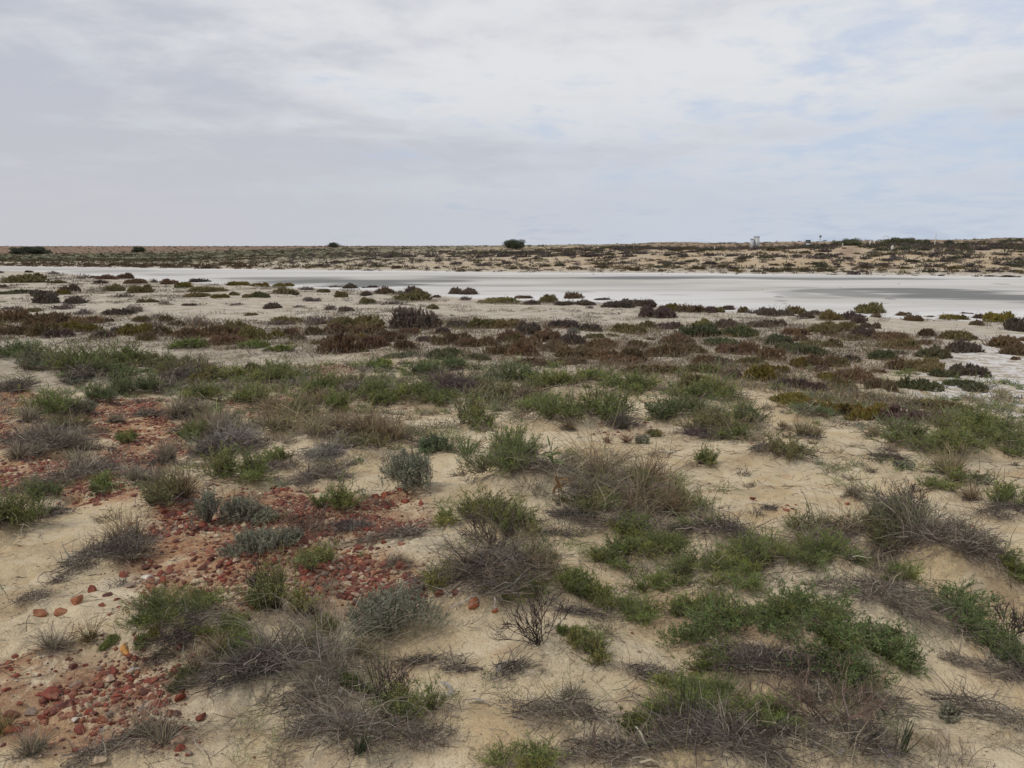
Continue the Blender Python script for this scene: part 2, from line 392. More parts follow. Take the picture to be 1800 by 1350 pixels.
DENSE = [(wpoly(p), w_) for p, w_ in [
    ([(330, 700), (560, 720), (780, 750), (760, 800), (560, 850), (480, 860), (340, 830), (290, 760)], .9),
    ([(0, 770), (70, 780), (300, 800), (340, 850), (200, 855), (60, 840)], .7),
    ([(430, 1060), (660, 1100), (650, 1370), (400, 1370), (330, 1220), (360, 1120)], .9),
    ([(940, 1240), (1100, 1160), (1300, 1230), (1560, 1280), (1620, 1370), (900, 1370)], .9),
    ([(700, 950), (960, 930), (1010, 1090), (900, 1110), (740, 1060)], .8),
    ([(950, 790), (1120, 790), (1240, 950), (1200, 1050), (1080, 1000), (1010, 900)], .8),
    ([(1180, 950), (1800, 960), (1900, 1040), (1620, 1090), (1480, 1060), (1200, 1060)], .9),
    ([(-60, 590), (560, 600), (560, 700), (260, 710), (60, 650), (-60, 640)], .9),
    ([(560, 640), (960, 640), (1000, 730), (600, 730)], .7),
    ([(1100, 1050), (1560, 1150), (1500, 1260), (1180, 1210)], .7),
    ([(1560, 1080), (1700, 1130), (1900, 1220), (1900, 1330), (1690, 1240)], .8),
    ([(1130, 680), (1330, 700), (1340, 780), (1180, 780)], .7), ([(130, 960), (270, 920), (270, 1040), (130, 1050)], .6),
    ([(1380, 690), (1800, 700), (1860, 780), (1560, 790), (1400, 740)], .6), ([(280, 860), (560, 880), (540, 1000), (300, 1000)], .4),
    ([(250, 1040), (560, 1020), (560, 1120), (240, 1120)], .6), ([(500, 860), (740, 800), (800, 960), (560, 980)], .35), ([(60, 1290), (340, 1290), (340, 1370), (60, 1370)], .5)]]
BELT = wpoly([(-60, 556), (450, 566), (700, 556), (1050, 572), (1350, 566), (1660, 596), (1700, 650), (1850, 735), (1400, 722), (1300, 675), (1050, 660), (600, 622), (-60, 602)])
def density(x, y, wig=.35):
    r = np.zeros(np.shape(x))
    for p, wt in DENSE:
        dd = np.hypot(*p.mean(0)); m = (x > p[:, 0].min() - 1) & (x < p[:, 0].max() + 1) & (y > p[:, 1].min() - 1) & (y < p[:, 1].max() + 1)
        if m.any():
            sc_ = .03 * dd; v = np.zeros(np.shape(x)); v[m] = wt * (1 - sstep(-sc_, sc_, sdf(x[m], y[m], p) + wig * fbm(x[m] / .5, y[m] / .5, 2, 78))); r = np.maximum(r, v)
    return r
# ------------------------------------------------------------------ annotated plants (photo px: centre u, base v, width, height)
MID = """
Y 3 480 14 5;P 53 479 16 4;Y 92 482 24 5;Y 145 490 20 6;B 165 489 16 5;B 190 491 40 7;B 222 490 24 7;B 238 499 30 9;Y 270 497 18 6;B 297 500 26 7
P 350 497 30 6;M 413 502 44 10;M 330 506 34 10;O 50 497 60 4;O 100 498 30 4;P 172 499 22 6;O 205 512 36 12;P 5 506 16 9;G 25 517 40 8;G 50 516 40 8
P 125 514 28 12;M 105 518 26 10;P 80 520 36 12;P 78 533 38 16;P 142 533 44 13;Y 215 523 30 8;O 250 515 40 10;O 340 523 50 8;O 365 513 50 8;M 385 524 34 8
O 415 519 20 10;O 258 532 30 7;Y 290 535 20 7;P 335 538 30 6;O 442 523 24 12;Y 415 537 30 5;Y 10 545 20 8;O 55 548 26 8;Y 30 545 22 8;Y 110 544 46 12
Y 150 553 40 10;P 205 554 44 9;Y 240 548 40 12;Y 285 561 30 18;O 437 555 24 6;B 20 567 50 18;B 80 574 70 24;P 40 565 30 14;P 115 561 22 18;B 105 571 30 18
M 122 579 34 16;B 155 571 50 16;M 150 584 46 14;P 195 566 20 8;O 245 566 34 12;O 293 565 20 8;Y 270 576 34 14;M 237 589 56 20;P 210 586 28 20;P 180 594 38 20
O 280 590 34 12;B 260 599 30 16;O 312 573 24 7;Y 355 574 36 20;B 335 593 60 22;P 375 592 60 20;M 378 580 14 8;O 410 586 50 22;B 430 590 40 22;P 440 598 50 26
M 4 574 12 10;P 25 590 54 15;P 72 591 50 18;P 102 594 44 15;B 340 606 40 10;B 400 606 60 16
M 460 504 26 7;M 500 504 28 7;Y 540 510 30 8;Y 590 506 26 4;P 615 508 26 9;P 640 508 12 5;P 655 508 18 7;O 497 517 40 11;G 460 523 30 12;O 568 514 22 8
P 521 519 12 6;Y 550 530 36 10;P 476 543 28 13;Y 525 541 24 6;O 598 523 22 8;O 645 534 32 8;Y 580 545 30 9;P 605 548 24 12;P 640 520 24 10;B 675 517 34 12
Y 700 518 30 9;P 720 517 36 12;O 735 528 60 14;Y 690 536 40 8;Y 710 549 50 10;O 760 543 22 8;P 815 519 44 13;Y 820 528 24 8;O 878 533 60 13;P 770 523 14 6;O 795 556 14 4
P 725 578 76 28;P 505 567 40 14;Y 498 573 60 14;Y 565 571 50 18;O 620 576 60 20;O 655 581 50 20;M 485 594 34 24;B 520 592 40 24;P 455 594 26 20;B 555 589 30 14
P 598 588 50 16;B 650 589 60 16;P 770 588 40 22;O 765 571 30 14;P 805 576 40 16;B 720 588 34 12;B 690 601 40 16;P 748 600 30 16;O 850 577 60 14;P 893 576 50 16
M 552 606 24 12;B 525 599 34 16;P 505 606 18 14;P 600 621 64 26;B 580 606 40 16;M 635 599 34 14;B 655 611 44 18;B 725 614 46 22;P 675 609 20 12;B 770 606 30 16
B 805 606 56 20;B 840 612 60 20;P 857 606 40 14;P 888 601 50 20;M 637 619 22 10;G 715 630 74 18;G 790 630 60 20;G 835 634 50 14;B 880 624 44 16
B 918 525 32 7;O 906 532 22 8;P 937 536 32 9;O 963 532 28 11;P 985 536 34 8;B 1008 527 28 11;P 1025 536 44 8;Y 1036 542 14 6;P 1067 530 40 8;P 1100 541 60 14
P 1127 539 40 15;P 1153 559 54 23;M 1180 545 28 9;B 1208 549 44 16;P 1240 549 30 12;O 1257 549 30 15;P 1286 546 24 11;O 1307 550 22 9;P 1340 552 30 15;Y 1325 552 30 8
P 980 577 62 20;P 1037 582 46 21;P 905 575 40 12;P 930 586 50 20;Y 1005 586 30 14;P 1106 585 50 19;O 1137 577 26 10;P 1176 579 40 18;P 1238 575 30 12;P 1284 576 44 16
P 1337 575 34 18;P 970 600 50 20;P 1007 605 50 20;O 1045 595 30 8;O 1075 591 20 6;P 1112 611 34 15;O 1145 598 22 7;P 905 601 44 22;B 925 610 48 22;P 1066 614 60 20
B 985 618 50 20;B 1010 627 64 22;B 1052 628 60 18;G 1230 593 74 20;G 1305 592 60 20;G 1272 607 60 18;B 1180 606 54 20;B 915 627 50 18;B 950 642 84 22;P 1002 642 50 16
B 1085 642 64 22;B 1130 637 64 26;B 1172 627 60 22;B 1200 621 54 18;P 1150 657 84 22;B 1240 641 50 20;B 1290 622 50 22;P 1260 643 40 16;M 1192 659 26 13;O 1227 657 60 18
P 1276 667 42 28;O 1320 642 44 22;M 1337 669 52 28;B 1312 622 44 20;P 1345 652 30 16;O 1225 688 54 26
P 1363 555 46 20;O 1398 552 30 13;P 1412 559 26 9;P 1435 554 40 9;P 1455 563 36 17;P 1493 563 40 16;P 1508 569 26 14;O 1528 554 50 16;B 1541 558 16 6;B 1585 557 24 7
B 1606 564 34 18;O 1634 559 26 6;M 1668 562 46 12;P 1697 555 22 5;B 1722 561 38 13;B 1722 572 24 9;M 1762 567 46 14;P 1788 582 44 22;P 1358 574 36 14;P 1393 589 40 22
P 1406 600 32 20;O 1433 585 36 14;P 1477 583 60 18;P 1458 589 26 10;P 1531 578 30 11;P 1500 598 40 13;P 1522 593 44 18;B 1562 599 60 20;O 1581 612 56 24;P 1625 605 22 15
P 1640 591 34 15;P 1682 597 60 20;P 1691 620 56 24;P 1745 610 56 22;P 1782 623 48 22;G 1360 606 50 22;G 1382 616 44 18;P 1430 608 38 14;O 1462 611 30 13;G 1400 622 36 14
G 1450 628 90 20;P 1497 636 40 26;G 1542 632 50 26;G 1585 622 30 9;M 1405 647 34 22;B 1440 642 64 20;P 1472 644 32 15;P 1440 653 28 13;M 1365 657 44 22;B 1350 632 44 22
P 1578 649 46 22;G 1652 632 54 24;P 1622 652 62 26;G 1655 663 60 26;P 1695 662 54 26;B 1783 633 14 6;P 1392 683 54 32;P 1435 690 52 28;B 1505 673 64 30;P 1543 657 26 12
B 1545 686 60 24;O 1482 687 44 22;G 1592 683 54 22;G 1627 687 40 18;G 1672 677 54 14;G 1722 687 64 22;M 1452 668 36 18;P 1480 660 30 14
M 1400 712 70 24;M 1460 728 90 34;M 1525 738 90 34;P 1592 745 90 30;O 1648 722 90 24;P 1640 740 80 24;O 1360 664 40 18;P 1795 600 30 10
"""
# kind tint u v w h : F feathery bush, S blue-grey saltbush, T grass tuft, A long arching grass, W tangle, N bare twigs, K sprawling creeper, R rushes, Z sapling, Q strap leaves
NEARP = """
F d 30 628 90 30;F g 95 648 90 48;F s 70 655 60 46;F g 145 660 90 52;F g 205 645 100 44;F o 262 645 90 34;F d 190 668 80 26;W d 165 672 70 22;F d 235 698 66 46;F o 320 664 100 34
W d 345 672 90 34;F o 368 676 60 34;W p 290 694 70 20;F g 330 612 56 16;F g 440 613 50 14;F g 490 618 40 12;F y 405 674 50 36;P p 440 660 56 30;F g 478 680 90 48;W p 530 680 40 30
F g 350 712 64 28;F g 445 716 58 34;W p 26 688 56 28;F g 105 738 100 52;F d 180 714 48 38;F s 145 735 54 28;F o 130 760 70 26;T g 52 745 40 28;F g 222 783 38 22
T g 203 745 30 18;W p 262 735 50 10;T g 330 745 70 42;T b 345 770 90 44;T g 405 772 100 44;W s 428 797 105 50;A s 490 770 110 52;A s 560 778 80 50;T b 625 778 110 62;T b 690 785 90 50
W p 365 806 70 30;T g 50 812 60 26;W p 155 846 110 42;W p 90 782 120 16;T g 150 835 50 36;T g 288 820 52 36;W p 240 842 60 20;F g 418 860 110 68;F y 450 858 56 32;W p 482 830 60 34
F o 288 900 84 62;T b 320 895 60 60;S s 365 935 66 58;S s 432 930 96 48;S s 455 988 120 54;S s 505 975 70 32;N r 525 970 80 58;F g 20 948 120 74;W d 75 918 70 46;T b 217 962 72 62
W p 170 1005 110 46;T g 222 1002 80 44;F g 600 905 90 56;W p 565 850 90 54;W s 600 810 100 30;F g 660 705 86 40;F g 672 718 50 38;F g 725 708 70 36;W v 795 694 120 36;F g 670 652 50 16
F d 755 660 60 24;F d 802 652 44 18;F g 770 716 90 28;F y 838 758 66 62;F d 905 678 90 42;F o 880 714 70 32;W b 928 712 66 38;F g 985 694 100 40;F g 1040 674 50 22;F g 1112 696 100 38
F g 975 748 116 58;F g 1072 748 104 62;T d 1100 758 60 34;F g 1250 710 110 38;F d 1190 745 100 56;F o 1255 772 110 54;F g 1290 780 60 38;F d 1315 750 66 36;W v 1228 775 66 24
F o 1382 815 84 38;W p 1340 805 56 22;F g 1232 826 46 42;T s 1423 775 48 38;T b 1535 770 26 18;F d 1425 735 70 16;F g 1630 800 160 64;F g 1735 785 130 54;F g 1795 812 60 28
T s 1665 842 84 50;F y 1652 868 64 28;F g 1700 856 64 34;T b 1706 884 34 24;W v 1562 812 62 18;S s 1592 828 46 16;F g 1775 900 80 54;W d 1765 912 76 30;T r 1067 780 16 12;T r 1101 780 16 14;S s 1128 782 26 16
F g 900 852 130 84;F g 892 810 60 66;W p 935 850 130 34;Q g 820 808 52 38;S g 762 804 60 32;S s 735 876 118 66;F g 706 846 44 34;Z g 985 900 36 98;A b 1060 868 130 92;A b 1115 930 130 110
W p 1080 900 160 60;F y 880 935 100 60;F g 912 950 80 54;W d 985 950 70 18;F g 1160 1000 150 70;W p 1110 955 130 40;W d 1010 925 90 26;F o 1010 905 70 34;F y 1200 905 80 60
W b 850 1070 210 110;F g 945 1015 80 60;A b 930 1065 130 84;F g 905 1085 110 50;F g 1040 1075 130 56;F g 1115 1105 130 64;W d 1010 1085 90 24;W p 790 1040 130 44;S s 690 1145 178 104
R d 672 1262 30 80;F y 735 1282 130 96;W d 912 1198 96 46;N d 948 1165 110 92;F y 1030 1172 80 74;F y 905 1365 130 60;F g 1185 1285 200 104;W p 1150 1200 100 52;W d 1250 1368 200 70
W p 1100 1360 180 50;W p 1390 1350 190 60;F g 1345 1310 120 66;N r 1450 1320 190 120;F g 1238 1105 100 52;K g 1330 1160 190 84;K g 1450 1165 190 88;K g 1475 1232 130 76;W p 1330 1200 150 30
W d 1410 1245 110 50;F g 1250 1030 130 76;F g 1340 1015 150 84;F g 1290 1040 130 56;F g 1440 1020 130 66;W d 1230 965 110 40;W p 1500 1065 150 52;W p 1585 1090 140 48;W p 1655 1120 120 34
K g 1668 1100 120 80;K g 1705 1140 110 50;F d 1780 1180 120 56;F s 1560 990 120 96;W p 1480 990 150 60;A g 1625 992 150 80;A g 1700 1000 110 60;F g 1430 955 110 52;F g 1725 990 90 46
W p 1720 1012 140 38;F g 1790 1045 90 62;W p 1745 1285 170 64;S s 1675 1272 38 34;T g 96 1156 80 52;T o 160 1136 42 40;F y 192 1138 34 18;F g 315 1118 170 72;F g 400 1140 110 58;F y 488 1100 100 96
W d 300 1145 130 28;T b 378 1196 110 66;W d 465 1222 200 74;A w 600 1200 150 110;A w 530 1165 160 84;T b 547 1094 38 38;T g 275 1335 130 90;W p 190 1350 150 40;T o 10 1300 60 44;A w 620 1345 160 110
R d 632 1350 30 60;R d 1580 1330 20 50;R d 1200 1300 26 90;F g 1100 1000 60 50;W s 930 1010 90 30;A w 1250 1352 110 60;W p 470 1200 90 40;A b 1480 985 120 60;A s 1060 1120 60 30
W p 700 960 110 34;W d 620 940 70 24;W p 760 1180 100 26;W d 810 1185 60 16;W d 740 1060 70 20;W p 990 1290 180 40;W p 1560 1270 150 50;W p 60 1060 60 40;W p 640 1300 160 60;T g 40 870 60 30
W d 1350 900 40 10;W p 560 1300 120 50;T g 560 940 30 24;W p 1010 1345 130 40;F y 1120 870 60 40;T b 1000 760 30 16;W p 1700 1180 90 22;F g 560 700 60 36;F g 590 730 60 50;F o 610 690 90 30
W p 640 690 70 22;T b 560 720 60 30;T b 500 735 60 30;F d 835 690 50 26;F o 870 700 70 30;F g 940 725 60 40;W v 620 930 60 18;S s 610 880 20 12;F o 1150 770 30 14;W p 1440 1010 90 30
W p 1560 900 80 12
W d 1300 1372 200 64;W d 1190 1345 130 60;W d 470 1232 200 80;W d 640 1345 150 80;W p 560 1260 160 80;W d 880 1075 200 110;W d 1500 1345 160 80;W d 1400 1340 90 44
A w 560 1250 160 100;F g 1220 1262 130 80;F g 1400 1120 160 60;F g 1160 1060 120 50;W d 1290 975 150 50;W p 1580 1015 160 60;F g 1240 960 90 40;F o 1540 1000 100 60
W d 210 1000 120 50;W d 390 815 110 40;W p 60 800 120 36;T g 130 800 90 36;T g 260 860 60 34;F y 560 1010 90 50;W p 740 1330 140 50;F y 840 930 90 60;N d 1600 930 90 60;N d 870 1010 110 80;T b 1150 860 80 60
T b 1190 930 90 60;W d 1430 1225 160 60;W d 1310 1220 170 50;T g 1010 1240 60 40;F g 1010 1130 50 26;W d 330 1160 120 40;T g 700 1010 60 40;W p 130 1020 70 24;F y 780 935 60 34;T s 640 1180 60 60
N d 700 1275 60 70;N d 460 1075 50 60;T g 60 1340 90 50;W p 1660 1000 130 50;F g 1560 1040 60 22;F g 1690 960 70 34;W d 1780 1200 100 40;N d 1770 1140 80 60;T g 1500 880 40 16;T b 1380 760 30 14
F g 1340 1300 120 70;F g 1130 1300 80 50;F g 430 1185 90 50;F o 330 1215 70 40;F g 560 1120 60 40;F g 620 1240 60 40;F y 780 1060 80 50;F g 1500 1012 110 60;F g 1600 1035 90 50;F g 1650 975 90 50
F g 1480 1190 110 60;F g 1390 1150 140 70;F g 1290 1135 110 60;F g 1190 1110 110 50;F g 1080 1010 100 50;F g 1120 965 90 60;F y 1060 925 80 50;F g 340 782 60 36;F g 500 822 60 36;F o 640 800 80 40
F o 520 742 80 40;F g 175 872 60 30;F d 80 882 60 36;F g 1010 1060 90 44;F g 850 1040 80 60;F o 1140 900 70 60;F y 1600 960 70 50;F y 1490 960 70 46;F d 1560 1130 50 24;F g 1250 1200 110 50
K g 1240 1150 130 60;K g 1560 1180 90 50;F y 260 1150 40 24;F o 540 1170 60 40
"""
def parse(txt, n):
    out = []
    for ln in txt.replace('\n', ';').split(';'):
        p = ln.split()
        if len(p) < n: continue
        k = p[:n - 4]; out.append(tuple(k) + tuple(float(q) for q in p[n - 4:n]))
    return out
MIDL = parse(MID, 5); NEARL = [p for p in parse(NEARP, 6) if p[4] > 3]
DFAC = {}
def place(u, v, wpx, hpx, grow=1.22):
    p = hit(u, v); d = (p - CAM) @ FWD
    k = d / FPX; R = wpx * k / 2 * grow
    sa = (EYE - p[2]) / np.linalg.norm(p - CAM)
    hd = np.array([p[0], p[1]]) / np.hypot(p[0], p[1])
    dfac = float(np.clip(.74 * hpx / (wpx * sa * grow), .45, 1.0))
    c = p[:2] + hd * R * .5 * dfac
    H = 1.22 * max(hpx * k * .55, (hpx * k - R * .9 * sa * 1.1) / max(.3, math.sqrt(1 - sa * sa)), R * .25)
    z = float(height(c[0], c[1], False))
    DFAC[(round(float(c[0]), 4), round(float(c[1]), 4))] = dfac
    return np.array([c[0], c[1], z]), R, H, d
NP = [(q, place(*q[2:])) for q in NEARL]
for q, (c, R, H, d) in NP:
    if d < 22 and R > .06: MOUNDS.append((c[0], c[1], R * 1.2, R * 1.2 * DFAC[(round(float(c[0]), 4), round(float(c[1]), 4))], -math.atan2(c[0], c[1]), min(.20 * R, .07)))
NP = [(q, (np.array([c[0], c[1], float(height(c[0], c[1], False))]), R, H, d)) for q, (c, R, H, d) in NP]
MIDL = [(('B',) + q[1:]) if q[0] == 'P' and 585 < q[2] < 660 and i % 5 < 3 else ((('O',) + q[1:]) if q[0] == 'P' and 560 < q[2] < 690 and i % 3 == 0 else q) for i, q in enumerate(MIDL)]
MP = [(q, place(*q[1:], 1.32)) for q in MIDL]

# ------------------------------------------------------------------ ground sheet
def edist(x, y, c, R):
    az = math.atan2(c[0], c[1]); f = DFAC[(round(float(c[0]), 4), round(float(c[1]), 4))]; dx = x - c[0]; dy = y - c[1]
    return np.hypot(dx * math.cos(az) - dy * math.sin(az), (dx * math.sin(az) + dy * math.cos(az)) / f) / R
def build_ground():
    rn = np.concatenate([np.geomspace(1.2, 24, 560), np.geomspace(24, 260, 330)[1:], np.geomspace(260, 9000, 110)[1:]])
    a_in = np.radians(np.linspace(-44, 44, 620)); a_out = np.radians(np.linspace(44, 316, 100)[1:-1])
    ang = np.concatenate([a_in, a_out]); na = len(ang)
    R_, A_ = np.meshgrid(rn, ang, indexing='ij')
    X = R_ * np.sin(A_); Y = R_ * np.cos(A_)
    X = np.concatenate([[0.], X.ravel()]); Y = np.concatenate([[0.], Y.ravel()])
    Z = height(X, Y)
    V = np.stack([X, Y, Z], 1)
    nr = len(rn)
    i = np.arange(nr - 1)[:, None]; j = np.arange(na)[None]
    jn = (j + 1) % na
    F = np.stack([1 + i * na + j, 1 + i * na + jn, 1 + (i + 1) * na + jn, 1 + (i + 1) * na + j], -1).reshape(-1, 4)
    j = np.arange(0, na, 1); c = np.stack([np.zeros(na, int), 1 + (j + 1) % na, 1 + j, 1 + j], 1)
    D = np.hypot(X, Y); sd = sdf(X, Y, LAKE)
    az = np.arctan2(X, np.maximum(Y, 1e-3)); u = 900 + 1421 * np.tan(np.clip(az, -1.2, 1.2))
    fs = np.interp(u, [p[0] for p in FAR_SHORE[::-1]], [p[1] for p in FAR_SHORE[::-1]])
    s = D - (EYE - LAKE_Z) / ((fs - 432) / 1421.0) / np.cos(np.clip(az, -1.2, 1.2))
    flat = sstep(15, 27, D + 3 * fbm(X / 4, Y / 4, 2, 61))
    far = (s > 0) & (Y > 0)
    dune = np.where(far, sstep(2, 14, s) * (.15 + .85 * sstep(500, 1100, u)), 0)
    veg = np.where(far, sstep(45, 80, s + 25 * fbm(X / 30, Y / 30, 3, 62)) * (1 - sstep(500, 900, u)) * .9 + sstep(60, 120, s + 20 * fbm(X / 20, Y / 20, 3, 63)) * sstep(500, 900, u) * .45, 0)
    plain = np.where(far | (D > 500), sstep(330, 520, D + 60 * fbm(X / 80, Y / 80, 2, 64)), 0)
    plain = np.maximum(plain, sstep(140, 200, D) * (u > 1100) * .6)
    # the track worn into the far slope
    tr = (wpoly([(1470, 452), (1475, 440), (1488, 431), (1512, 430), (1512, 440), (1500, 450)]))
    dune = dune * 1.0
    track = 1 - sstep(-2, 2, sdf(X, Y, tr))
    plain = np.maximum(plain, track * .75)
    red = redness(X, Y) + track * .15
    salt = (1 - sstep(-.6, .5, sdf(X, Y, SALT2) + .5 * fbm(X / 1.2, Y / 1.2, 3, 72))) + .55 * (1 - sstep(0, 3.5, sd)) + .25 * sstep(22, 40, D) * (1 - far)
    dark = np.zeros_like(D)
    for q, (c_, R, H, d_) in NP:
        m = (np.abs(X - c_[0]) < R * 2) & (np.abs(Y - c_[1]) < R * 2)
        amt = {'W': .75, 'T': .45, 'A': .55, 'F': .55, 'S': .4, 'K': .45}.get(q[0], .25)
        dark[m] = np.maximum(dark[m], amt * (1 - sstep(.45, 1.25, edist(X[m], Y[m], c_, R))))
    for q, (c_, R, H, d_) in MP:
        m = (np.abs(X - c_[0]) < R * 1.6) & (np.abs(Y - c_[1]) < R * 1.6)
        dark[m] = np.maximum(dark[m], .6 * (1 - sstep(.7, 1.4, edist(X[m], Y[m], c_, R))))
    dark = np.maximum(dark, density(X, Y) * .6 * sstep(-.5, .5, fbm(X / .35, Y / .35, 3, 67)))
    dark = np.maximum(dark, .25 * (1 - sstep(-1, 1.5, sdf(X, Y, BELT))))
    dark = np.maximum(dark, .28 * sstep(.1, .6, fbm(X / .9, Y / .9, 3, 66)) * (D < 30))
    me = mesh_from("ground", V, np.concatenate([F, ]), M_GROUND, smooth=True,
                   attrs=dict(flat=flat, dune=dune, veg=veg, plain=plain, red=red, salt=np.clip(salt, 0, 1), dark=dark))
    tag(obj("ground", me), kind='structure')
build_ground()

def build_lake():
    # a sheet over the lake bed, its edge a little past the shore so that the shore line is where sand meets salt
    us = np.linspace(-900, 3500, 640); rows = 170
    nv = np.interp(us, [p[0] for p in NEAR_SHORE], [p[1] for p in NEAR_SHORE])
    fv = np.interp(us, [p[0] for p in FAR_SHORE[::-1]], [p[1] for p in FAR_SHORE[::-1]])
    pn = np.array([on_plane(a, b) for a, b in zip(us, nv)]); pf = np.array([on_plane(a, b) for a, b in zip(us, fv)])
    dn = pn / np.linalg.norm(pn, axis=1)[:, None]
    pn = pn - dn * .9; pf = pf + dn * .8
    t = np.linspace(0, 1, rows)[:, None, None]
    G = pn[None] * (1 - t) + pf[None] * t
    X = G[..., 0].ravel(); Y = G[..., 1].ravel()
    # damp streaks, laid out as long ellipses on the bed
    wet = np.zeros_like(X)
    for (u, v, wd, hd, k) in [(1660, 515, 300, 13, .95), (1790, 524, 330, 12, .95), (1480, 514, 150, 7, .55), (1400, 517, 90, 7, .3), (1700, 522, 300, 6, .5),
                              (660, 497, 190, 8, .9), (560, 495, 240, 6, .7), (760, 493, 160, 4, .6), (480, 489, 260, 4, .5), (300, 483, 160, 4, .3),
                              (1100, 488, 560, 3.2, .85), (1500, 490, 500, 2.6, .6), (870, 488, 260, 3, .5), (820, 502, 200, 3, .25), (1020, 500, 400, 6, .15), (180, 477, 160, 3, .25), (1366, 521, 12, 1.6, .7), (1373, 529, 16, 1.6, .8), (1380, 534, 10, 1.6, .7), (1562, 525, 16, 1.5, .7), (1554, 533, 8, 2, .7), (1735, 508, 5, 3, .8), (1757, 499, 18, 1.3, .6), (1010, 513, 60, 1.2, .4), (1180, 518, 90, 1.4, .35), (1290, 510, 120, 1.5, .3), (1400, 505, 90, 1.4, .3), (900, 503, 80, 1.2, .35)]:
        hd = hd * 1.5; k = min(1, k * 1.4); a = on_plane(u, v); b = on_plane(u, v - hd / 2); c = on_plane(u, v + hd / 2); e = on_plane(u + wd / 2, v)
        ry = abs(b[1] - c[1]) / 2; rx = abs(e[0] - a[0])
        dx = (X - a[0]) / rx; dy = (Y - a[1] + .6 * ry * vnoise(X / 9, Y / 5, 4)) / ry
        wet = np.maximum(wet, k * (1 - sstep(.6, 1.2, np.hypot(dx, dy) + .35 * fbm(X / 12, Y / 2.5, 3, 12))))
    rim = np.abs(2 * (t + 0 * us[None, :, None]) - 1).ravel() ** 2.2
    V = np.stack([X, Y, np.full_like(X, LAKE_Z)], 1)
    n = len(us); i = np.arange(rows - 1)[:, None]; j = np.arange(n - 1)[None]
    F = np.stack([i * n + j, i * n + j + 1, (i + 1) * n + j + 1, (i + 1) * n + j], -1).reshape(-1, 4)
    tag(obj("salt_lake", mesh_from("salt_lake", V, F, M_LAKE, attrs=dict(wet=wet, rim=rim))), kind='structure')
build_lake()

# ------------------------------------------------------------------ plant geometry
class G:
    def __init__(s, seed=0): s.V = []; s.F = []; s.C = []; s.n = 0; s.r = RS(seed)
    def _add(s, V, F, C):
        s.V.append(V); s.F.append(F + s.n); s.C.append(C); s.n += len(V)
    def leaves(s, P, D, Ln, W, C, bend=.0):
        n = len(P)
        if n == 0: return
        D = D / (np.linalg.norm(D, axis=1)[:, None] + 1e-9)
        S = np.cross(D, s.r.normal(size=(n, 3))); S /= np.linalg.norm(S, axis=1)[:, None] + 1e-9
        Ln = np.broadcast_to(Ln, n)[:, None]; W = np.broadcast_to(W, n)[:, None]
        mid = P + D * Ln * .5
        V = np.stack([P, mid + S * W * .5, P + D * Ln, mid - S * W * .5], 1).reshape(-1, 3)
        s._add(V, np.arange(4 * n).reshape(n, 4), np.repeat(C, 4, 0))
    def ribbons(s, Pt, W, C, C2=None):
        n, k, _ = Pt.shape
        T = np.gradient(Pt, axis=1)
        S = np.cross(T, s.r.normal(size=(n, 1, 3))); S /= np.linalg.norm(S, axis=2)[..., None] + 1e-9
        W = W[..., None] * .5
        V = np.stack([Pt - S * W, Pt + S * W], 2).reshape(-1, 3)
        b = (np.arange(n) * 2 * k)[:, None] + np.arange(k - 1)[None] * 2
        F = np.stack([b, b + 1, b + 3, b + 2], -1).reshape(-1, 4)
        C = np.repeat(C[:, None], 2 * k, 1) if C2 is None else (C[:, None] * (1 - np.linspace(0, 1, 2 * k))[None, :, None] + C2[:, None] * np.linspace(0, 1, 2 * k)[None, :, None])
        s._add(V, F, C.reshape(-1, 3))
    def tubes(s, Pt, W, C, C2=None):
        n, k, _ = Pt.shape
        T = np.gradient(Pt, axis=1); T /= np.linalg.norm(T, axis=2)[..., None] + 1e-9
        A = np.cross(T, s.r.normal(size=(n, 1, 3))); A /= np.linalg.norm(A, axis=2)[..., None] + 1e-9
        B = np.cross(T, A)
        V = np.stack([Pt + (A * math.cos(a) + B * math.sin(a)) * W[..., None] * .5 for a in (0, 2.094, 4.189)], 2).reshape(-1, 3)
        b = (np.arange(n) * 3 * k)[:, None] + np.arange(k - 1)[None] * 3
        F = np.concatenate([np.stack([b + i, b + (i + 1) % 3, b + 3 + (i + 1) % 3, b + 3 + i], -1).reshape(-1, 4) for i in range(3)])
        t = np.repeat(np.linspace(0, 1, k), 3)[None, :, None]
        C = np.repeat(C[:, None], 3 * k, 1) if C2 is None else C[:, None] * (1 - t) + C2[:, None] * t
        s._add(V, F, C.reshape(-1, 3))
    def curves(s, P, D, Ln, k, droop=.3, wig=.15):
        n = len(P); D = D / (np.linalg.norm(D, axis=1)[:, None] + 1e-9)
        st = (np.broadcast_to(Ln, n) / (k - 1))[:, None]
        out = [P]; p = P.copy(); d = D.copy(); droop = np.broadcast_to(droop, n)[:, None]
        for i in range(k - 1):
            p = p + d * st; out.append(p)
            d = d + s.r.normal(size=(n, 3)) * wig + np.array([0, 0, -1.]) * droop / (k - 1)
            d /= np.linalg.norm(d, axis=1)[:, None] + 1e-9
        return np.stack(out, 1)
    def colors(s, n, pal, jit=.16):
        pal = np.array(pal, float); c = pal[s.r.randint(0, len(pal), n)]
        return c * (1 + s.r.normal(size=(n, 1)) * jit).clip(.45, 1.7) * (1 + s.r.normal(size=(n, 3)) * .04)
    def mesh(s, name, mat):
        return mesh_from(name, np.concatenate(s.V), np.concatenate(s.F), mat, np.concatenate(s.C).clip(.005, .95))
def disc(r, n, R, pw=.5):
    a = r.uniform(0, 2 * np.pi, n); q = R * r.uniform(0, 1, n) ** pw
    return np.stack([q * np.cos(a), q * np.sin(a), np.zeros(n)], 1)
